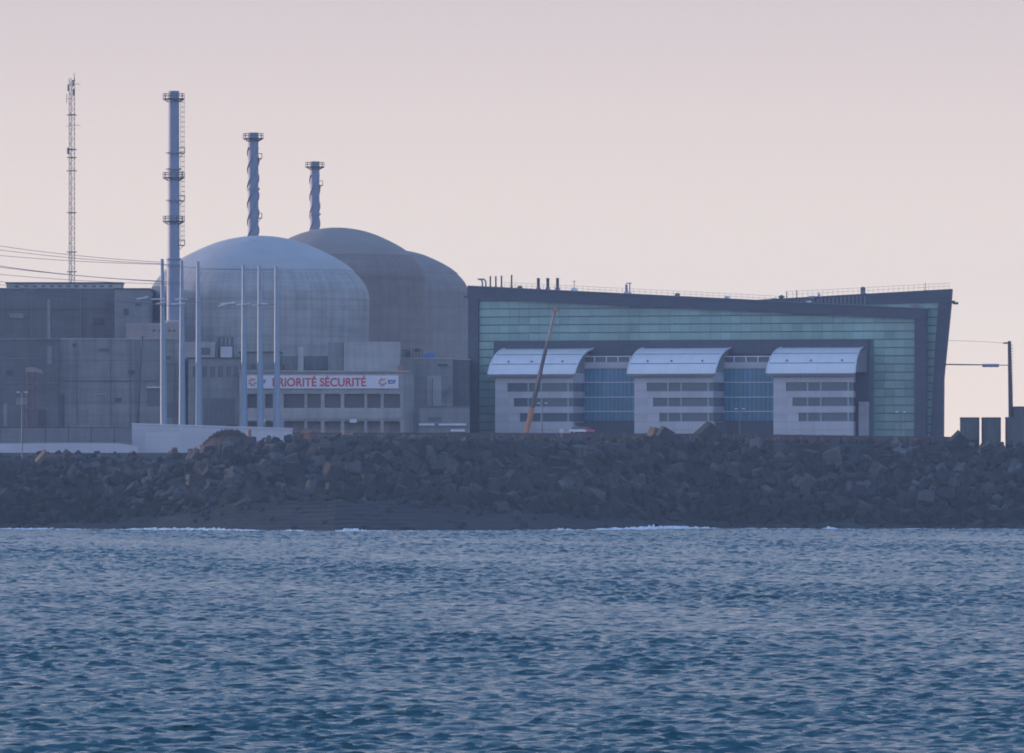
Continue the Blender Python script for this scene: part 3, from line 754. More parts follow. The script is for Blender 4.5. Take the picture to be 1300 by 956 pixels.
# the banner
Yb = Y-.42
BN = thing('banner', (wx(409.5,Yb),Yb,wz(493.2,Yb)), 'long white banner with red capitals and a sunburst emblem at each end', 'banner')
MB().box(wx(313,Yb), wx(506,Yb), Yb, Yb+.12, wz(493.2,Yb), wz(476.5,Yb)).build('cloth', M['banner'], BN)
def text(body, px0, px1, py_base, Yt, mat, parent, name, height=None, bold=.02):
    cu = bpy.data.curves.new('t', 'FONT'); cu.body = body; cu.size = 1; cu.extrude = .02; cu.offset = bold
    tmp = bpy.data.objects.new('t', cu); COL.objects.link(tmp)
    me = bpy.data.meshes.new_from_object(tmp.evaluated_get(bpy.context.evaluated_depsgraph_get()))
    bpy.data.objects.remove(tmp)
    co = np.array([v.co[:] for v in me.vertices]); mn, mx = co.min(0), co.max(0)
    sx = (wx(px1,Yt)-wx(px0,Yt))/(mx[0]-mn[0]); sz = sx if height is None else height/ (mx[1])
    L = WL[parent.name]
    for v in me.vertices:
        x, y, z = v.co; v.co = (wx(px0,Yt)+(x-mn[0])*sx-L[0], Yt-z*1.0-L[1], wz(py_base,Yt)+y*sz-L[2])
    me.materials.clear(); me.materials.append(mat); me.name = name
    o = bpy.data.objects.new(name, me); COL.objects.link(o); o.parent = parent; return o
text('PRIORIT\u00c9 S\u00c9CURIT\u00c9', 346, 464.8, 490.2, Yb-.04, M['red_text'], BN, 'lettering', height=(490.2-476.9)*.1955, bold=.025)
for px in (320.6, 485.6):
    g = MB(); c0 = P(px, 485, Yb-.1)
    for k in range(7):     # radiating petals, open at one side
        a = R(60 + k*47); r0, r1, wv = .42, 1.12, .21
        ux, uz = math.cos(a), math.sin(a); vx, vz = -uz, ux
        pts = [(c0[0]+ux*r0-vx*wv*.3, c0[2]+uz*r0-vz*wv*.3), (c0[0]+ux*.85-vx*wv, c0[2]+uz*.85-vz*wv), (c0[0]+ux*r1, c0[2]+uz*r1), (c0[0]+ux*.85+vx*wv, c0[2]+uz*.85+vz*wv), (c0[0]+ux*r0+vx*wv*.3, c0[2]+uz*r0+vz*wv*.3)]
        g.prism(pts, c0[1]-.05, c0[1]+.08)
    g.build('sunburst_emblem', M['orange_logo'], BN)
text('EDF', 492.6, 502.3, 487, Yb-.04, M['blue_text'], BN, 'emblem_lettering', height=.95, bold=.03)
text('EDF', 327.6, 337.3, 487, Yb-.04, M['blue_text'], BN, 'emblem_lettering', height=.95, bold=.03)

# right of the banner
Gb = building('diesel_building', 'mid grey concrete building between the banner building and the glazed hall', 526, 575, 455.8, 1985, 26, M['conc_mid'], parapet=.3)
MB().pbox(542, 560, 477, 521, 1984.8, .2).build('wall_panel', M['conc_lite'], Gb); MB().pbox(556, 568, 462, 465, 1984.75, .25).build('louvre', M['dark_steel'], Gb)
for a, b in (((562,500),(573,489)),((562,505),(573,494)),((549,520),(549,480))): MB().path([P(*a,1984.4), P(*b,1984.4)], .12).build('pipe', M['steel'], Gb)
building('concrete_block', 'low grey parapet block with railings at the right of the large plain pale block', 501, 526.2, 456.4, 1980, 20, M['conc_mid'])
building('rooftop_cabin', 'tiny rust brown cabin on the roof at the right end of the banner building', 505, 512.5, 463.5, 1960, 3, M['ochre'], py1=470.3, cat='cabin')
g = MB(); Yr = 1988
for px in range(508, 537, 4): g.tube(P(px,456,Yr), P(px,441+abs(px-522)*.15,Yr), .09, n=5)
for py in (445,449,452): g.tube(P(508,py,Yr), P(536,py,Yr), .08, n=5)
g.pbox(514, 521, 446, 453, Yr, 1.5); g.pbox(526, 533, 442.5, 447, Yr, 1.5)
tag(g.build('rooftop_scaffold', M['dark_steel']), 'dark scaffold frame on the low roof beside the brown dome', 'scaffold')
g = MB()
Yr = 1990; X0, X1 = wx(537.5,Yr), wx(552.5,Yr); zb = wz(455.7,Yr)
g.prism([(X0,zb),(X1,zb),(X1,zb+1.1),(X1-.8,zb+1.6),(X0+.6,zb+1.45),(X0,zb+1.0)], Yr, Yr+3)
tag(g.build('tarp_stack', M['blue_tarp']), 'blue sheeted stack on the grey roof left of the glazed hall', 'tarp')
building('link_building', 'dark narrow building squeezed against the left edge of the glazed hall', 575.6, 596, 457, 1996, 30, M['conc_dark'], parapet=.25)
Ib = building('low_shed', 'low grey shed with a dark doorway and white lower rails before the hall', 533, 596, 516.8, 1950, 14, M['conc_blue'], windows=[(544,560,530,536)], parapet=.3, pmat=M['conc_dark'], frame=False)
for a,b in ((532,551.5),(557,592)): MB().pbox(a,b,537.6,540.2,1949.4,.4).build('white_rail', M['white_metal'], Ib)
MB().pbox(572,590,545,548,1949.4,.4).build('white_rail', M['white_metal'], Ib)

# ------------------------------------------------------------------ tall tapered posts, wires
POSTS = [(205.9,208.3,330,'first and tallest of the six pale posts, nearest the straight chimney'),
         (230.7,231.5,332,'second pale post from the left, right behind the straight chimney edge'),
         (251.3,252.7,333,'third pale post from the left, in front of the tall windows'),
         (309.3,310.2,337,'fourth pale post, at the left end of the banner'),
         (329.4,330.9,338,'fifth pale post, crossing the emblem end of the banner'),
         (350.7,352.3,339,'sixth pale post, covering the first letter of the banner')]
YP = 1935
for a, b, t, lab in POSTS:
    x = wx((a+b)/2, YP)
    th = thing('tall_post', (x,YP,G), lab + ', slim and tapering', 'post', 'six tall pale posts in front of the pale dome')
    lean = wx(a,YP)-wx(b,YP)
    o = MB().tube((x-lean*.5,YP,G), (x+lean*.5,YP,wz(t,YP)), .95, .40, n=20).build('shaft', M['post'], th); smooth_by_angle(o)
    MB().tube((x+lean*.5,YP,wz(t,YP)), (x+lean*.5,YP,wz(t,YP)+.25), .46, .3, n=16).build('cap', M['post'], th)
    MB().lathe([(1.3,G),(1.3,G+.4),(1.0,G+.5)], (x-lean*.5,YP), 16).build('base_plate', M['steel'], th)
def wire(p, q, sag, label, ins=None, r=.055):
    p = np.array(p, float); q = np.array(q, float); n = 24
    pts = []
    for i in range(n+1):
        t = i/n; c_ = p*(1-t)+q*t; c_[2] -= sag*4*t*(1-t); pts.append(tuple(c_))
    g = MB().path(pts, r, 4); o = g.build('power_line', M['wire'])
    tag(o, label, 'power line', 'power lines strung to the tall posts')
    return o
def ins(parent, a, b, r=.16):
    g = MB().tube(a, b, r, n=8); return g.build('insulator', M['insul'], parent)
far = [( -560,(302,333,206),'uppermost wire running down to the top of the first tall post'),
       ( -560,(314,336,231),'wire just under the uppermost one, ending at the second tall post'),
       ( -560,(323,357,206),'heavier wire crossing below the mast to the first tall post'),
       ( -560,(338,361,231),'wire passing low over the roof gallery to the second tall post'),
       ( -560,(347,383,206),'wire crossing the dark building to the first tall post'),
       ( -560,(356,389,231),'lowest wire across the dark building to the second tall post')]
far += [(-560,(307,335,206),'second wire of the upper pair, close below the uppermost'),
        (-560,(329,359,231),'wire midway down the fan, just below the heavier one'),
        (-560,(351,386,206),'wire between the two lowest ones on the dark building')]
for i, (_, (py0, py1, pxe), lab) in enumerate(far):
    e = P(pxe, py1, YP); l0 = P(0, py0, YP-8)
    dx = (l0[0]-e[0]); sl = (l0[2]-e[2])/dx
    st = (e[0]+dx*3.2, YP-25, e[2]+sl*dx*3.2+6)
    o = wire(st, e, 4.5 if i != 2 else 5.5, lab, r=.075 if i in (2,5) else .055)
    if i in (4,5): ins(o, P(pxe-33, py1-3, YP-.6), P(pxe-18, py1-6, YP-.6)); ins(o, P(pxe-14, py1-3, YP-.6), P(pxe+4, py1-3.5, YP-.6)) 
wire(P(205.9,336,YP), P(350.7,342,YP), .5, 'wire linking the tops of all six tall posts', r=.05)
o = wire(P(230,381,YP-.6), P(309,387,YP-.6), .3, 'wire with pale insulators from second to fourth tall post', r=.05)
for a,b,c_,d in ((222,380,238,380),(276,389,297,383.5),(280,386,299,384.5)): ins(o, P(a,b,YP-.9), P(c_,d,YP-.9))
o = wire(P(309,387,YP-.6), P(351,386,YP-.6), .2, 'wire with pale insulators from fourth to sixth tall post', r=.05)
for a,b,c_,d in ((300,387,318,386),(320,388,329,386.5),(331,385.5,340,386)): ins(o, P(a,b,YP-.9), P(c_,d,YP-.9))

# thin leaning pole, lamp post, lattice derrick, light masts
th = thing('leaning_pole', P(174,545,1955), 'thin dark pole leaning against the broad grey building', 'pole')
MB().tube(P(174,548,1955), P(180.5,430,1957), .28, .16, 8).build('shaft', M['dark_steel'], th); MB().tube(P(180.5,430,1957), P(180.5,427,1957), .3, .3, 8).build('cap', M['dark_steel'], th)
def lamp(px, py_top, Y, label, base=None, arm=.9, r=.13, mat=None):
    x = wx(px,Y); zt = wz(py_top,Y); zb = base if base is not None else G
    th = thing('street_lamp', (x,Y,zb), label, 'street lamp')
    MB().tube((x,Y,zb),(x,Y,zt), r*1.4, r*.8, 8).build('pole', mat or M['steel'], th)
    a = MB().tube((x-arm,Y,zt+.05),(x+arm,Y,zt+.05), r*.7, n=6).build('arm', mat or M['steel'], th)
    for s in (-1,1): MB().box(x+s*arm-.35, x+s*arm+.35, Y-.2, Y+.2, zt-.08, zt+.16).build('lamp_head', M['white_metal'], th)
lamp(28, 498, 1835, 'tall lamp post with two short arms on the low crest at far left', base=16)
lamp(688.5, 512, 1895, 'slim lamp post in front of the first pod beside the crane boom')
lamp(939, 519, 1895, 'slim lamp post before the glass between the second and third pods')
lamp(1143.5, 523, 1895, 'slim lamp post before the glass right of the third pod')
Y = 1945; x = wx(39,Y)
th = thing('lattice_derrick', (x,Y,G), 'rusty lattice derrick with a pale jib head before the dark left buildings', 'derrick')
g = MB(); W_ = .8; zt = wz(472,Y)
for sx in (-1,1):
    for sy in (-1,1): MB().tube((x+sx*W_,Y+sy*W_,G),(x+sx*W_,Y+sy*W_,zt), .14, n=5).build('leg', M['mast'], th)
z = G; k = 0
while z < zt-1.6:
    for (ax,ay,bx,by) in ((-1,-1,1,-1),(1,-1,1,1),(1,1,-1,1),(-1,1,-1,-1)):
        if k%2: ax,ay,bx,by = bx,by,ax,ay
        g.tube((x+ax*W_,Y+ay*W_,z),(x+bx*W_,Y+by*W_,z+1.7), .08, n=4); g.tube((x+ax*W_,Y+ay*W_,z),(x+bx*W_,Y+by*W_,z), .07, n=4)
    z += 1.7; k += 1
g.build('bracing', M['mast'], th)
MB().prism([(x-1.2,zt),(x+1.6,zt-.1),(x+3.2,zt-.5),(x+2.6,zt+.5),(x+.2,zt+1.2),(x-1.2,zt+1.1)], Y-.8, Y+.8).build('jib_head', M['conc_pink'], th)
MB().tube((x+2.5,Y,zt-.1), P(77,480,Y), .12, .08, 6).build('jib', M['mast'], th)
MB().box(x-3.9, x+3, Y-1.4, Y+1.4, wz(521,Y), wz(519,Y)).build('platform', M['mast'], th)

# low dark parapet behind the crest
Yq = 1868
th = thing('parapet_wall', (wx(790,Yq),Yq,G), 'low dark brown parapet running behind the breakwater crest under the buildings', 'wall')
def ptop(px): return float(np.interp(px, [372,620,900,1215], [549.2,549.4,550.6,554.6]))
cols = list(range(372, 1216, 28))
MB().prism([(wx(372,Yq),G-.3),(wx(1215,Yq),G-.3)]+[(wx(p_,Yq),wz(ptop(p_),Yq)) for p_ in cols[::-1]], Yq, Yq+.5).build('panel', M['brown_wall'], th)
for p_ in cols: MB().box(wx(p_,Yq)-.2, wx(p_,Yq)+.2, Yq-.16, Yq-.01, G, wz(ptop(p_),Yq)+.12).build('pilaster', M['conc_dark'], th)
# site fence and kerb wall, white wall
Y = 1872
th = thing('site_fence', (wx(80,Y),Y,G), 'grey panel fence behind the low white kerb at lower left', 'fence')
xL, xR = wx(-60,Y), wx(166,Y)
g = MB().box(xL, xR, Y, Y+.08, wz(562.5,Y), wz(543.5,Y)); g.build('mesh_panel', M['conc_blue'], th)
px = -58
while px < 168:
    MB().box(wx(px,Y)-.08, wx(px,Y)+.08, Y-.12, Y-.01, G, wz(541.5 if int(px)%3 else 540,Y)).build('post', M['dark_steel'], th); px += 29
MB().box(xL, xR, Y-.09, Y-.01, wz(543.6,Y), wz(542.6,Y)).build('rail', M['dark_steel'], th)
for k in range(5): MB().box(xL, xR, Y-.05, Y-.01, wz(547+k*3.1,Y)-.03, wz(547+k*3.1,Y)+.03).build('strand', M['dark_steel'], th)
Y = 1862
g = MB(); n=30
xL, xR = wx(-60,Y), wx(175,Y)
g.prism([(xL,G-.5),(xR,G-.5),(xR,wz(566,Y)),(wx(150,Y),wz(562.8,Y)),(wx(100,Y),wz(562.2,Y)),(xL,wz(563.5,Y))], Y, Y+.5)
tag(g.build('kerb_wall', M['wall_white']), 'low pale kerb wall running along the ground at lower left', 'wall')
Y = 1880
th = thing('white_wall', (wx(270,Y),Y,G), 'plain white wall stretching behind the scrub mound under the tall posts', 'wall')
zl, zr = wz(538.5,Y), wz(545,Y)
MB().prism([(wx(167.5,Y),G-.5),(wx(371,Y),G-.5),(wx(371,Y),zr),(wx(167.5,Y),zl)], Y, Y+.6).build('panel', M['wall_white'], th)
MB().prism([(wx(166.8,Y),zl+.01),(wx(372,Y),zr+.01),(wx(372,Y),zr+.26),(wx(166.8,Y),zl+.26)], Y-.15, Y+.75).build('coping', M['white_metal'], th)
for px in (289,292.5,296,299): MB().box(wx(px,Y), wx(px+1.8,Y), Y-.3, Y-.17, wz(541.2,Y), wz(539.4,Y)+.12).build('bracket', M['dark_steel'], th)
th = thing('marker_post', P(317,562,1850), 'short rusty orange marker post right of the scrub mound', 'post')
MB().tube(P(317,564,1850), P(317,546,1850), .42, .42, 8).build('shaft', M['ochre'], th); MB().tube(P(317,546,1850), P(317,545.2,1850), .5, .3, 8).build('cap', M['ochre'], th)
th = thing('marker_post', P(713,560,1846), 'small tan marker post with a white top on the crest below the first pod', 'post')
MB().tube(P(713,562,1846), P(713,549.5,1846), .3, .25, 8).build('shaft', M['ochre'], th); MB().box(wx(710.5,1846),wx(715.5,1846),1845.7,1846.3,wz(549.5,1846),wz(544.5,1846)).build('top_box', M['white_metal'], th)

# ------------------------------------------------------------------ glazed hall (own local frame: u along the facade, v into the building, z up)
AH = R(20); cA, sA = math.cos(AH), math.sin(AH); OY = 2010.0; OX = wx(595, OY)
def HL(px, py, v=0.0):
    s = (px-CX)/F
    u = (s*(OY+v*cA) - OX - v*sA)/(cA + s*sA)
    Yt = OY - u*sA + v*cA
    return u, H + (HY-py)/F*Yt - G
def hp(pts, v): return [HL(a, b, v) for a, b in pts]
HALL = thing('glazed_hall', (OX, OY, G), 'huge dark framed hall with teal glass walls and a sloping flat roof', 'building', rz=-AH)
def hb(g, name, mat, parent=None, **k): return g.build(name, mat, parent or HALL, local=True, **k)
def low(pts):   # push bottom corners down to the ground
    return [(u, (-.3 if z < 8.5 else z)) for u, z in pts]
# front slab
P0 = low(hp([(596.5,540),(1174,540),(1174,393),(596.5,364.5)], .9))
hb(MB().prism(P0, .9, 1.4), 'front_wall', M['clad_dark'])
PB = low(hp([(598,540),(1020,540),(1020,386.5),(598,365)], 1.41))
hb(MB().prism(PB, 1.41, 48), 'main_body', M['clad_dark'])
hb(MB().prism(hp([(595,379),(1176,405.5),(1176,391.5),(595,362.8)], 0), -1.0, 1.4), 'roof_fascia', M['clad_dark'])
hb(MB().prism(hp([(594.5,363.6),(1176.5,392.3),(1176.5,391.2),(594.5,362.4)], -1.2), -1.25, 1.5), 'roof_trim', M['steel'])
u0,_ = HL(595.5,500); u1,_ = HL(608,500); zt = HL(600,379)[1]
hb(MB().box(u0,u1,-.8,.9,-.3,zt), 'corner_column', M['clad_dark'])
u2,_ = HL(1162,500); u3,_ = HL(1176,500); z3 = HL(1170,405)[1]
hb(MB().box(u2,u3,-.8,.9,-.3,z3), 'corner_column', M['clad_dark'])
# curtain wall: panels, each with its own slight tilt
def curtain(name, u0, u1, ztop, zbot, v, rowh, colw, mat, parent, skip=None, gap=.11, slope=None, tilt=.012, wait=None):
    g = MB(); nr = int((ztop-zbot)/rowh)+1; nc = max(1, round((u1-u0)/colw)); cw = (u1-u0)/nc
    for r in range(nr):
        z1 = ztop - r*rowh; z0 = z1-rowh+gap*2.2
        for c_ in range(nc):
            a = u0+c_*cw+gap*.25; b = u0+(c_+1)*cw-gap*.25; m_ = (a+b)/2
            top = z1 if slope is None else min(z1, slope(m_))
            if top-z0 < .15 or z0 < zbot-.6: continue
            if skip and skip(m_, (z0+top)/2): continue
            t1, t2 = random.gauss(0, tilt), random.gauss(0, tilt)
            y = [v+t1*cw+t2*rowh, v-t1*cw+t2*rowh, v-t1*cw-t2*rowh, v+t1*cw-t2*rowh]
            ta = top if slope is None else min(z1, slope(a)); tb = top if slope is None else min(z1, slope(b))
            g.add([(a,y[0],z0),(b,y[1],z0),(b,y[2],tb),(a,y[3],ta),(a,v+.12,z0),(b,v+.12,z0),(b,v+.12,tb),(a,v+.12,ta)],
                  [(0,1,2,3),(7,6,5,4),(0,4,5,1),(1,5,6,2),(2,6,7,3),(3,7,4,0)])
    return hb(g, name, mat, parent)
ub0,_ = HL(628,440); ub1,zb1 = HL(1103,440); zband = HL(860,432)[1]
fs0 = HL(608,379); fs1 = HL(1162,404.7)
slope = lambda u: fs0[1] + (fs1[1]-fs0[1])*(u-fs0[0])/(fs1[0]-fs0[0])
hb(MB().prism([(u1,-.3),(u2,-.3),(u2,slope(u2)+.1),(u1,slope(u1)+.1)], .45, .88), 'joint_backing', M['joint'])
curtain('curtain_wall', u1+.05, u2-.05, HL(608,372.5)[1], 0, .1, 2.06, 2.7, M['glass_teal'], HALL, slope=slope,
        skip=lambda u, z: ub0 < u < ub1 and z < zband)
# inner dark frame around the pods
ub1i,_ = HL(1087,440)
hb(MB().box(ub0, ub1, -.7, .4, zband-3.6, zband), 'inner_frame', M['clad_dark'])
hb(MB().box(ub1i, ub1, -.7, .4, -.3, zband-3.61), 'inner_frame', M['clad_dark'])
hb(MB().box(ub0, ub1i, .1, .42, -.3, zband-3.61), 'recess_wall', M['clad_dark'])
ua,za = HL(1090,510,-2); uc,_ = HL(1101.5,510,-2)
hb(MB().box(ua,uc,-2,-.72,-.3,za), 'wall_cabinet', M['pod_wall'])
# rear volume, taller towards the right, its end leaning outwards
v = 3.0
RP = low(hp([(985,540),(1196.3,540),(1196.8,480),(1206.5,368.2),(985,379.5)], v))
back = [(u-48*math.tan(AH)-6 if k in (1,2,3) else u, z) for k, (u, z) in enumerate(RP)]
hb(MB().prism(RP, v, v+44, back), 'rear_wall', M['clad_dark'])
hb(MB().prism(hp([(960,391),(1206.8,383.5),(1207.8,366.8),(960,380.5)], v-1), v-1.0, v+.3), 'roof_fascia', M['clad_dark'])
hb(MB().prism(low(hp([(1180.5,540),(1197.2,540),(1197.8,480),(1207.4,383.5),(1191.5,384.5),(1187,440)], v-1)), v-1.0, v-.02), 'leaning_column', M['clad_dark'])
ur0,_ = HL(1098,400,v); ur1,_ = HL(1192,400,v); zr0 = HL(1098,386)[1]
def rslope(u): 
    a = HL(1100,386.5,v); b = HL(1190,383.5,v); return a[1]+(b[1]-a[1])*(u-a[0])/(b[0]-a[0])
curtain('curtain_wall', ur0, ur1, HL(1190,383.5,v)[1]+.2, 0, v-.6, 2.06, 3.0, M['glass_teal'], HALL, slope=rslope)
uu0, zz0 = HL(1100,391,v); 
# back parapet (upstand) seen above the roof line, and open rib screen
for px in range(1002, 1098, 5): 
    a = HL(px, 390, v-1.15); hb(MB().box(a[0], a[0]+.35, v-1.2, v-1.01, a[1], HL(px, 379.5-(px-1000)*.055+1.5, v-1.15)[1]), 'louvre', M['conc_blue'])
# bracket lights on the edges
a = HL(1206,383.5,v-2)
hb(MB().box(a[0]-.4,a[0]+1.2,v-2.4,v-1.6,a[1]-.35,a[1]+.35).box(a[0]+.9,a[0]+2.1,v-2.3,v-1.7,a[1]-.6,a[1]+.0), 'edge_bracket', M['dark_steel'])
a = HL(590,376.5,-.5); hb(MB().box(a[0]-.2,a[0]+1.4,-.7,-.2,a[1]-.3,a[1]+.2), 'edge_bracket', M['dark_steel'])
# railings on the roof
g = MB()
def rail(pA, pB, v, n, hgt=1.3):
    A_, B_ = HL(*pA, v), HL(*pB, v)
    for i in range(n+1):
        t = i/n; u = A_[0]+(B_[0]-A_[0])*t; z = A_[1]+(B_[1]-A_[1])*t; g.tube((u,v,z-.1),(u,v,z+hgt), .035, n=4)
    for hh in (hgt*.5, hgt): g.tube((A_[0],v,A_[1]+hh),(B_[0],v,B_[1]+hh), .028, n=4)
rail((640,365),(1000,383),1.0,50); rail((1000,377.8),(1205,367),v+1,32,1.5)
hb(g, 'roof_railing', M['steel'])

# roof pipes and vents: each its own thing
def roof_thing(name, px, py_base, v, label, cat, parts, group=None):
    if px > 1005 and v < 6: v = .4
    u, z = HL(px, py_base, v); wxp = OX + u*cA + v*sA; wy = OY - u*sA + v*cA
    th = thing(name, (wxp, wy, z+G), label, cat, group)
    for nm, mat, fn in parts:
        g = MB(); fn(g, wxp, wy, z+G); g.build(nm, M[mat], th)
    return th
k_ = .199
def pipe(px, hpx, r, label, base):
    roof_thing('vent_pipe', px, base, 4, label, 'vent pipe',
        [('pipe','dark_steel' if r < .4 else 'stack', lambda g,x,y,z: g.tube((x,y,z-1),(x,y,z+hpx*k_), r, n=12)),
         ('collar','steel', lambda g,x,y,z: g.lathe([(r*1.5,z-.1),(r*1.5,z+.5),(r*1.02,z+.7)], (x,y), 12)),
         ('cap','dark_steel', lambda g,x,y,z: g.tube((x,y,z+hpx*k_+.02),(x,y,z+hpx*k_+.22), r*1.15, n=12))], 'vent pipes on the hall roof')
for px, top, lab in ((622.5,351.5,'thin vent pipe, first straight one after the two hooked pipes'),(629.5,351.5,'thin vent pipe, second straight one after the hooked pipes'),
                     (636.7,351,'thin vent pipe, third straight one after the hooked pipes'),(649.5,350,'thin vent pipe standing tallest and alone, right of three equal ones')):
    pipe(px, 366-top, .2, lab, 366)
for px, lab in ((683.5,'thick blue grey flue, left of three on the hall roof'),(695.5,'thick blue grey flue, middle of three on the hall roof'),(707.8,'thick blue grey flue, right of three on the hall roof')):
    pipe(px, 368-354, .33*1.0 if False else .38, lab, 368)
for px, lab in ((612.5,'hooked vent pipe nearest the left corner of the hall roof'),(616.8,'hooked vent pipe, second from the left corner of the hall roof')):
    roof_thing('hooked_vent', px, 365, 4, lab, 'vent pipe', [('pipe','steel', lambda g,x,y,z: g.path([(x,y,z-1),(x,y,z+1.3),(x-.15,y,z+1.8),(x-.5,y,z+2.1),(x-.95,y,z+2.15)], .2, 8)),
        ('hood','steel', lambda g,x,y,z: g.tube((x-.95,y,z+2.15),(x-1.15,y,z+2.05), .2, .28, 8))], 'vent pipes on the hall roof')
roof_thing('roof_antenna', 729, 369.5, 4, 'thin antenna on a white cone right of the three thick flues', 'antenna',
    [('cone','white_metal', lambda g,x,y,z: g.lathe([(1.1,z-.4),(.9,z+.3),(.15,z+1.0)], (x,y), 16)),('rod','steel', lambda g,x,y,z: g.tube((x,y,z),(x,y,z+2.6), .09, n=6)),('crossbar','steel', lambda g,x,y,z: g.tube((x-.5,y,z+2.5),(x+.5,y,z+2.5), .06, n=6))])
roof_thing('twin_flue', 797, 373, 4, 'pair of joined flues with a crossbar at mid roof', 'flue',
    [('flue','stack', lambda g,x,y,z: g.tube((x-.35,y,z-1),(x-.35,y,z+2.4), .3, n=12)),('post','conc_pink', lambda g,x,y,z: g.tube((x+.5,y,z-1),(x+.5,y,z+2.7), .14, n=8)),
     ('crossbar','dark_steel', lambda g,x,y,z: g.box(x-.4,x+.95,y-.1,y+.1,z+2.6,z+2.8)),('base','white_metal', lambda g,x,y,z: g.box(x-1,x+.9,y-.6,y+.6,z-.5,z+.45))])
for px, py, lab, mt in ((660,366.5,'low dark roof vent between thin pipes and thick flues','dark_steel'),(860,375.5,'small dome vent at the middle of the hall roof','steel'),(923,379,'small white roof vent right of mid roof','white_metal'),(983,381.5,'white roof vent where the two roof lines meet','white_metal')):
    roof_thing('roof_vent', px, py, 4, lab, 'roof vent', [('curb',mt, lambda g,x,y,z: g.box(x-.6,x+.6,y-.6,y+.6,z-.6,z+.2)),('cowl',mt, lambda g,x,y,z: g.lathe([(.75,z+.21),(.7,z+.45),(.15,z+.75)], (x,y), 12))])
roof_thing('roof_vent', 992, 379, 8, 'dark capped vent in front of the rear roof', 'roof vent', [('curb','dark_steel', lambda g,x,y,z: g.box(x-.5,x+.5,y-.5,y+.5,z-1,z+.2)),('cowl','dark_steel', lambda g,x,y,z: g.lathe([(.8,z+.2),(.75,z+.5),(.2,z+.9)], (x,y), 12))])
for px, py, hh, lab in ((998.5,381,2.3,'thin tan rod beside the dark capped vent'),(1011.2,378,2.0,'short grey rod standing on the rear roof left end')):
    roof_thing('roof_rod', px, py, 7, lab, 'rod', [('rod','conc_pink' if 'tan' in lab else 'steel', lambda g,x,y,z: g.tube((x,y,z-1),(x,y,z+hh), .12, n=6)),('foot','steel', lambda g,x,y,z: g.box(x-.2,x+.2,y-.2,y+.2,z-.6,z+.1))])
roof_thing('satellite_dish', 1031, 384, 4.5, 'white dish on a short mast on the front roof', 'dish',
    [('dish','white_metal', lambda g,x,y,z: g.lathe([(.2,z+1.0),(.7,z+1.2),(.95,z+1.6),(.8,z+1.65)], (x,y), 14)),('mast','steel', lambda g,x,y,z: g.tube((x,y,z-.5),(x,y,z+1.1), .1, n=6)),('housing','white_metal', lambda g,x,y,z: g.box(x-1.3,x-.2,y-.6,y+.6,z-.3,z+.45))])
roof_thing('satellite_dish', 1039, 380.5, 4.5, 'second white dish, tilted, right beside the first', 'dish',
    [('dish','white_metal', lambda g,x,y,z: g.tube((x-.2,y,z+1.0),(x+.35,y-.2,z+1.25), .2, .7, 12)),('mast','conc_pink', lambda g,x,y,z: g.tube((x+.2,y,z-1.5),(x+.2,y,z+1.0), .1, n=6))])
roof_thing('roof_fan', 1095.5, 373.2, 9, 'dark hooded fan on the rear roof', 'roof fan',
    [('housing','steel', lambda g,x,y,z: g.box(x-.6,x+.6,y-.5,y+.5,z-.7,z+.9)),('hood','dark_steel', lambda g,x,y,z: g.lathe([(.6,z+.9),(.65,z+1.5),(.3,z+1.8)], (x,y), 12)),('outlet','white_metal', lambda g,x,y,z: g.box(x+.5,x+1.1,y-.4,y+.4,z-.5,z+.2))])
roof_thing('roof_rod', 1174.7, 368.5, 8, 'thin lightning rod near the right end of the rear roof', 'rod', [('rod','steel', lambda g,x,y,z: g.tube((x,y,z-1),(x,y,z+1.9), .08, n=6)),('foot','steel', lambda g,x,y,z: g.box(x-.2,x+.2,y-.2,y+.2,z-.6,z+.1))])
roof_thing('roof_unit', 1158, 393, 4.5, 'pale slatted unit behind the low end of the front roof', 'air handler', [('housing','conc_pink', lambda g,x,y,z: g.box(x-.35,x+.35,y-.4,y+.4,z-.6,z+1.5)),('casing','steel', lambda g,x,y,z: g.box(x+.4,x+1.7,y-.4,y+.4,z-.6,z+1.2))])

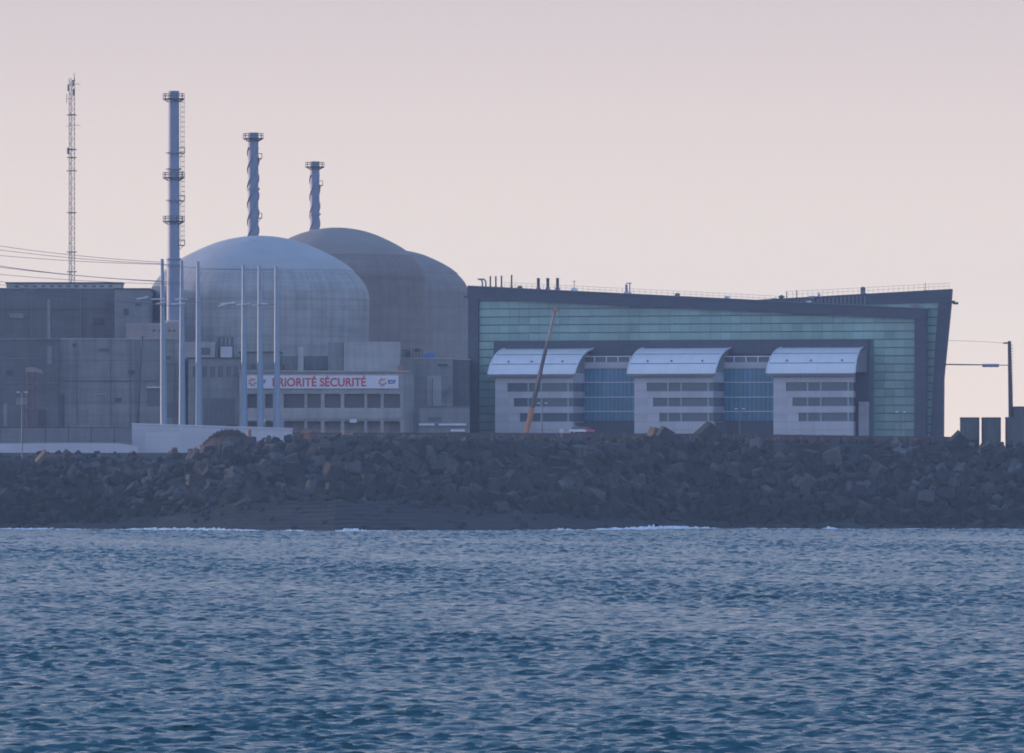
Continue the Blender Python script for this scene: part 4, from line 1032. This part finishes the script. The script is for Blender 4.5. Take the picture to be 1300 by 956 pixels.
# ------------------------------------------------------------------ pods with curved canopies
VF = -12.5
pu0 = HL(628.5,500,VF)[0]; pu1 = HL(727.3,500,VF)[0]; PWID = pu1-pu0
zr = lambda py: HL(680, py, VF)[1]
def lw(u, v, z=0): return (OX+u*cA+v*sA, OY-u*sA+v*cA, G+z)
pods = []
def make_pod(du, lab, CU, tp):
    th = thing('office_pod', lw(pu0+du, VF), lab, 'building', 'three office pods along the hall front', rz=-AH)
    def b(g, n, m, p=None, **k): return g.build(n, M[m], p or th, local=True, **k)
    W_ = PWID; D = 12.0
    Zt = zr(474.5); rows = [(486.3,497.2),(505.4,516.2),(524.4,535.2)]
    sl = [HL(px,500,VF)[0]-pu0 for px in (644,652,659.7)]
    bays = [[(sl[0],HL(669.5,500,VF)[0]-pu0),(HL(671.5,500,VF)[0]-pu0,HL(686,500,VF)[0]-pu0),(HL(688,500,VF)[0]-pu0,HL(719.5,500,VF)[0]-pu0),(HL(722.5,500,VF)[0]-pu0,W_)],]
    cut = W_-.0
    # front wall slabs between window bands; corner is turned back at right by a chamfer of 4 m (u) x 7 m (v)
    CV = 11.4
    def plan(z0, z1, inset=0.0, u_start=0.0):
        i = inset
        pl = [(u_start, i), (W_, i), (W_+CU-i, CV), (W_+CU-i, D), (u_start, D)]
        vs = [(x,y,z0) for x,y in pl]+[(x,y,z1) for x,y in pl]; n = len(pl)
        return vs, [tuple(range(n-1,-1,-1)), tuple(range(n,2*n))]+[(q,(q+1)%n,n+(q+1)%n,n+q) for q in range(n)]
    g = MB(); zs = [-.3]
    ro = [(zr(b_), zr(a_)) for a_, b_ in rows][::-1]   # bottom to top
    prev = zr(547.3) - 3.0; prev = -.3
    for (z0,z1) in ro:
        g.add(*plan(prev, z0)); prev = z1
    g.add(*plan(prev, Zt+.2))
    for k,(z0,z1) in enumerate(ro):   # solid part left of the windows
        s0 = sl[2-k]; g.box(0, s0, 0, D, z0, z1)
    b(g, 'wall', 'pod_wall')
    for k,(z0,z1) in enumerate(ro):
        s0 = sl[2-k]
        wv = b(MB().add(*plan(z0+.01, z1-.01, .35, s0+.002)), 'window_band', 'glass_dark')
        for px in (670.5, 687, 721):
            uu = HL(px,500,VF)[0]-pu0
            if uu > s0+.5: b(MB().box(uu-.22, uu+.22, .12, .34, z0+.02, z1-.02), 'mullion', 'glass_teal', wv)
        for t in (.3,.55,.8):
            uu = W_+CU*t; b(MB().box(uu-.3, uu-.1, CV*t-.1, CV*t+.12, z0+.02, z1-.02), 'mullion', 'clad_dark', wv)
    # solid dark box painting in the shade right of the base
    b(MB().box(W_-.6, W_+max(CU,0)+.25, 1.6, D+.2, -.25, zr(536)), 'base_shade', 'opening') if CU > -1 else None
    # canopy: quarter-round shell rising backwards
    n = 18; zt = zr(441.6)-Zt; Lc = 13.2; th_ = .45
    T0 = R(24); c0_, s0_ = math.cos(T0), math.sin(T0)
    arc = [(-.9+Lc*(c0_-math.cos(t))/c0_, Zt-.1+zt*(math.sin(t)-s0_)/(1-s0_)) for t in np.linspace(T0, math.pi/2, n)]
    ua, ub = -1.5, W_+.6
    ur = lambda i: ub + tp*i/(n-1)
    inn = [(y+ (.45 if i < n-1 else 0), z-.42) for i,(y,z) in enumerate(arc)]
    vs = [(ua,y,z) for y,z in arc]+[(ur(i),y,z) for i,(y,z) in enumerate(arc)]+[(ua,y,z) for y,z in inn]+[(ur(i),y,z) for i,(y,z) in enumerate(inn)]
    fs = []
    for i in range(n-1):
        fs += [(i,n+i,n+i+1,i+1),(2*n+i,2*n+i+1,3*n+i+1,3*n+i),(i,i+1,2*n+i+1,2*n+i),(n+i,3*n+i,3*n+i+1,n+i+1)]
    fs += [(0,2*n,3*n,n),(n-1,2*n-1,4*n-1,3*n-1)]
    can = b(MB().add(vs,fs), 'canopy_roof', 'canopy'); smooth_by_angle(can, 25)
    for i in (4, 9):
        y,z = arc[i]; b(MB().tube((ua-.02,y-.03,z+.03),(ur(i)+.02,y-.03,z+.03), .09, n=5), 'gutter', 'steel', can)
    for t in np.linspace(.05,.95,8):
        b(MB().path([(ua+(ur(i)-ua)*t,y-.02,z+.02) for i,(y,z) in enumerate(arc)], .035, 4), 'standing_seam', 'white_metal', can)
    for s in (0, 1): b(MB().path([((ur(i)+.12 if s else ua-.12),y,z) for i,(y,z) in enumerate(arc)], .24, 6), 'verge_trim', 'white_metal', can)
    b(MB().box(ua-.1, ub+.1, -1.15, -.75, Zt-.75, Zt-.2), 'eaves_fascia', 'conc_blue')
    # end wall filling the side under the shell, set back on the right
    def cheek(uu0, uu1):
        poly = [(y, z) for y,z in inn[2:] ]+[(D, Zt+.21), (inn[2][0], Zt+.21)]
        n_ = len(poly); vs = [(uu0,y,z) for y,z in poly]+[(uu1,y,z) for y,z in poly]
        return vs, [tuple(range(n_-1,-1,-1)), tuple(range(n_,2*n_))]+[(q,(q+1)%n_,n_+(q+1)%n_,n_+q) for q in range(n_)]
    b(MB().add(*cheek(W_-.5, W_-.1)), 'gable_panel', 'conc_blue'); b(MB().add(*cheek(.1,.5)), 'gable_panel', 'pod_wall')
    for (uu, zz) in ((3.0,0),(9.3,0),(17.5,0)):
        y,z = arc[5]; b(MB().box(uu-.15,uu+.15,y-.35,y+.1,z,z+.35), 'roof_anchor', 'dark_steel', can)
    return th

def copy_tree(o, parent=None):
    c_ = o.copy(); COL.objects.link(c_); c_.parent = parent
    for ch in list(o.children): copy_tree(ch, c_)
    return c_
for px, lab, CU, tp in ((628.5,'first pale office pod with a curved white roof, behind the crane boom',-.2,.6),(805.2,'middle pale office pod with a curved white roof, sun-tinted slab on the crest below it',-.3,0),(981.8,'last pale office pod with a curved white roof, nearest the tall plain glass',-3.1,-1.9)):
    make_pod(HL(px,500,VF)[0]-pu0, lab, CU, tp)

# glazed links between the pods
VL = -3.2
def link(pxa, pxb, label):
    ua, ub = HL(pxa,500,VL)[0], HL(pxb,500,VL)[0]; zf = lambda py: HL((pxa+pxb)/2, py, VL)[1]
    th = thing('glazed_link', lw(ua, VL), label, 'glass link', 'glazed links between the pods', rz=-AH); L = ub-ua
    def b(g, n, m, p=None): return g.build(n, M[m], p or th, local=True)
    b(MB().box(0, L, .25, 3.3, -.3, zf(460)), 'core_wall', 'clad_dark')
    b(MB().box(0, L, -.1, .24, zf(468), zf(459.8)), 'spandrel', 'pod_wall')
    b(MB().box(0, L, .3, 3.2, zf(459.9), zf(452.8)), 'clerestory', 'glass_dark')
    g = MB().box(0, L, -.05, .28, zf(453.2), zf(451.8))
    x = .4
    while x < L: g.box(x-.14, x+.14, -.02, .25, zf(459.7), zf(453.3)); x += 3.15
    b(g, 'clerestory_frame', 'white_metal')
    ztop, zbot = zf(468.3), zf(534.5); g = MB(); nc = max(1, round(L/1.15)); cw = L/nc
    lv = [468.3, 485.4, 504.2, 522.3, 534.5]
    for r in range(4):
        z1, z0 = zf(lv[r])-.12, zf(lv[r+1])+.12
        for c_ in range(nc):
            t = random.gauss(0,.012); a, e = c_*cw+.05, (c_+1)*cw-.05
            g.add([(a,t,z0),(e,-t,z0),(e,-t,z1),(a,t,z1),(a,.2,z0),(e,.2,z0),(e,.2,z1),(a,.2,z1)],[(0,1,2,3),(7,6,5,4),(0,4,5,1),(1,5,6,2),(2,6,7,3),(3,7,4,0)])
    b(g, 'glazing', 'glass_blue')
    for r in (1,2,3): b(MB().box(0, L, -.16, .05, zf(lv[r])-.11, zf(lv[r])+.11), 'transom', 'white_metal')
    b(MB().box(0, L, -.05, .24, -.3, zbot), 'plinth', 'clad_dark')
link(738, 812, 'blue glass link between first and middle pods')
link(915, 989, 'blue glass link between middle and last pods')

# parked car, half hidden by the crest in front of the first link
Yc = 1900
def make_car(px, Y, mat, label):
    x = wx(px, Y); zg = wz(553, Y)-1.1; zg = G
    th = thing('parked_car', (x,Y,zg), label, 'car')
    # stands on a ramp level with the crest road
    L2 = 2.1
    MB().prism([(x-L2,zg+.35),(x+L2,zg+.35),(x+L2,zg+.8),(x+1.3,zg+.95),(x-1.9,zg+.95),(x-L2,zg+.8)], Y-.85, Y+.85).build('body', mat, th)
    MB().prism([(x-1.6,zg+.96),(x+1.15,zg+.96),(x+.55,zg+1.5),(x-1.25,zg+1.5)], Y-.75, Y+.75).build('cabin', M['glass_dark'], th)
    MB().box(x-1.2, x+.5, Y-.72, Y+.72, zg+1.505, zg+1.56).build('roof', mat, th)
    for sx in (-1.3,1.3):
        for sy in (-.8,.62): MB().tube((x+sx,Y+sy,zg+.33),(x+sx,Y+sy+.2,zg+.33), .33, n=16).build('wheel', M['rubber'], th)
    return th
bank = MB().prism([(wx(700,1896),G-.2),(wx(790,1896),G-.2),(wx(782,1896),wz(541.5,1896)-1.6),(wx(708,1896),wz(541.5,1896)-1.6)], 1893, 1903)
tag(bank.build('raised_ground', M['core']), 'raised strip of ground under the parked cars', kind='structure')
for px, mt, lab in ((733,'car_white','white car showing its roof above the crest right of the first pod'),(744,'car_red','faded red car beside the white one above the crest')):
    c_ = make_car(px, 1897.5 if px < 740 else 1900.6, M[mt], lab); c_.location.z = wz(541.5,1896)-1.6

# ------------------------------------------------------------------ mobile crane
Y = 1905; b0 = np.array(P(668.5,548,Y)); b1 = np.array(P(705.8,388,Y+2))
th = thing('mobile_crane', (wx(668,Y),Y,G), 'mobile crane with a long thin telescopic boom and orange base, raised before the first pod', 'crane')
def lerp(t): return tuple(b0*(1-t)+b1*t)
def boxbeam(g, p, q, w0, w1):
    return g.tube(p, q, w0*.72, w1*.72, n=4)
zc_ = G+1.6
boxbeam(MB(), lerp(-.09), lerp(.19), 1.0, .85).build('boom_base', M['orange'], th)
boxbeam(MB(), lerp(.185), lerp(.48), .8, .72).build('boom_section', M['boom_dark'], th)
boxbeam(MB(), lerp(.475), lerp(.72), .64, .58).build('boom_section', M['boom_dark'], th)
boxbeam(MB(), lerp(.715), lerp(.96), .5, .46).build('boom_section', M['conc_pink'], th)
t0 = lerp(.955); MB().box(t0[0]-.35,t0[0]+.75,t0[1]-.4,t0[1]+.4,t0[2]-.2,t0[2]+.9).build('boom_head', M['orange'], th)
x = wx(668,Y)
MB().box(x-6, x+5, Y-1.3, Y+1.3, G+.9, G+1.7).build('chassis', M['orange'], th)
cb = MB().prism([(x+3,G+1.71),(x+5,G+1.71),(x+5,G+2.6),(x+4.6,G+3.1),(x+3,G+3.1)], Y-1.2, Y+1.2).build('cab', M['orange'], th)
MB().box(x+3.3,x+4.5,Y-1.24,Y-1.2,G+2.3,G+2.9).build('window', M['glass_dark'], cb)
MB().box(x-3.4, x-.6, Y-1.2, Y+1.2, G+1.71, G+2.9).build('counterweight', M['boom_dark'], th)
for sx in (-4.8,-3.2,1.8,3.9):
    for sy in (-1.35,1.0): MB().tube((x+sx,Y+sy,G+.6),(x+sx,Y+sy+.35,G+.6), .6, n=18).build('wheel', M['rubber'], th)
MB().tube(t0, (t0[0]+.2,t0[1],t0[2]-3.5), .04, n=4).build('hoist_rope', M['dark_steel'], th)

# ------------------------------------------------------------------ right edge: boom pole and tanks
Y = 1960; x = wx(1282.5,Y)
th = thing('gantry_pole', (x,Y,G), 'dark pole with a long horizontal arm reaching to the leaning hall end', 'pole')
MB().tube((x+.35,Y,G), (x-.2,Y,wz(433,Y)), .68, .42, 8).build('shaft', M['dark_steel'], th)
g = MB(); z = G+14
while z < wz(437,Y):
    g.box(x+.25, x+.78, Y-.12, Y+.12, z, z+.14); z += .75
g.build('climbing_rungs', M['mast'], th)
A1 = P(1199,462,Y); A2 = P(1281,463.6,Y)
ar = MB().path([P(1197.5,463,Y), P(1248,463.4,Y), P(1281,463.6,Y)], .12, 6).build('arm', M['dark_steel'], th)
MB().path([P(1197.5,462,Y), P(1248,462.8,Y)], .06, 5).build('stay', M['dark_steel'], th)
MB().tube(P(1247,464,Y), P(1268,464,Y), .42, .42, 10).build('drum', M['stack'], th)
MB().path([P(1200,432,Y), P(1245,433.5,Y), P(1281,436,Y)], .035, 4).build('cable', M['dark_steel'], th)
MB().box(wx(1196,Y), wx(1200,Y), Y-.4, Y+.4, wz(464,Y), wz(459.5,Y)).build('end_bracket', M['dark_steel'], th)
MB().box(x-1.7, x-.3, Y-.2, Y+.2, wz(436.5,Y), wz(434.6,Y)).build('lamp_head', M['dark_steel'], th)
for px, wpx, top, lab in ((1231,12.3,529.8,'dark green tank nearest the hall, leftmost of the row'),(1258.3,12.3,529.8,'dark green tank, second from the hall'),(1289,12.8,529.5,'dark green tank below the pole, third in the row')):
    Y = 1925; c = (wx(px,Y),Y); r = wpx*Y/F
    th = thing('storage_tank', (c[0],Y,G), lab, 'tank', 'dark green tanks at the right edge')
    o = MB().lathe([(r,G-.2),(r,wz(top,Y)-.2),(r*.98,wz(top,Y))], c, 40).build('shell', M['tank'], th); smooth_by_angle(o)
    MB().lathe([(r*1.02,wz(top,Y)-.4),(r*1.02,wz(top,Y)-.1),(r*.99,wz(top,Y)-.05)], c, 40).build('rim', M['dark_steel'], th)
    for k in range(7): 
        a = -math.pi*(k+.5)/7; MB().box(c[0]+r*math.cos(a)-.05, c[0]+r*math.cos(a)+.05, c[1]+r*math.sin(a)-.05, c[1]+r*math.sin(a)+.05, G, wz(top,Y)-.45).build('stiffener', M['dark_steel'], th)
building('tank_house', 'dark square building behind the tanks cut by the right edge', 1289.5, 1330, 517, 1950, 14, M['tank'], cat='building', parapet=.2, pmat=M['dark_steel'])

# ------------------------------------------------------------------ air
DENS = 0.000074
bpy.ops.mesh.primitive_cube_add(size=1, location=(0, 2480, 61))
hz = bpy.context.object; hz.name = 'haze'; hz.scale = (5300, 5260, 132)
m = bpy.data.materials.new('haze'); m.use_nodes = True; t = m.node_tree
t.nodes.remove(t.nodes['Principled BSDF']); pv = t.nodes.new('ShaderNodeVolumePrincipled')
pv.inputs['Color'].default_value = (.55, .72, .98, 1); pv.inputs['Density'].default_value = DENS; pv.inputs['Anisotropy'].default_value = 0.0
t.links.new(pv.outputs[0], t.nodes['Material Output'].inputs['Volume'])
hz.data.materials.append(m); tag(hz, 'thin bluish sea haze over the whole site', kind='stuff')
sc.cycles.volume_bounces = 1
sc.cycles.pixel_filter_type = 'BLACKMAN_HARRIS'; sc.cycles.filter_width = 1.8
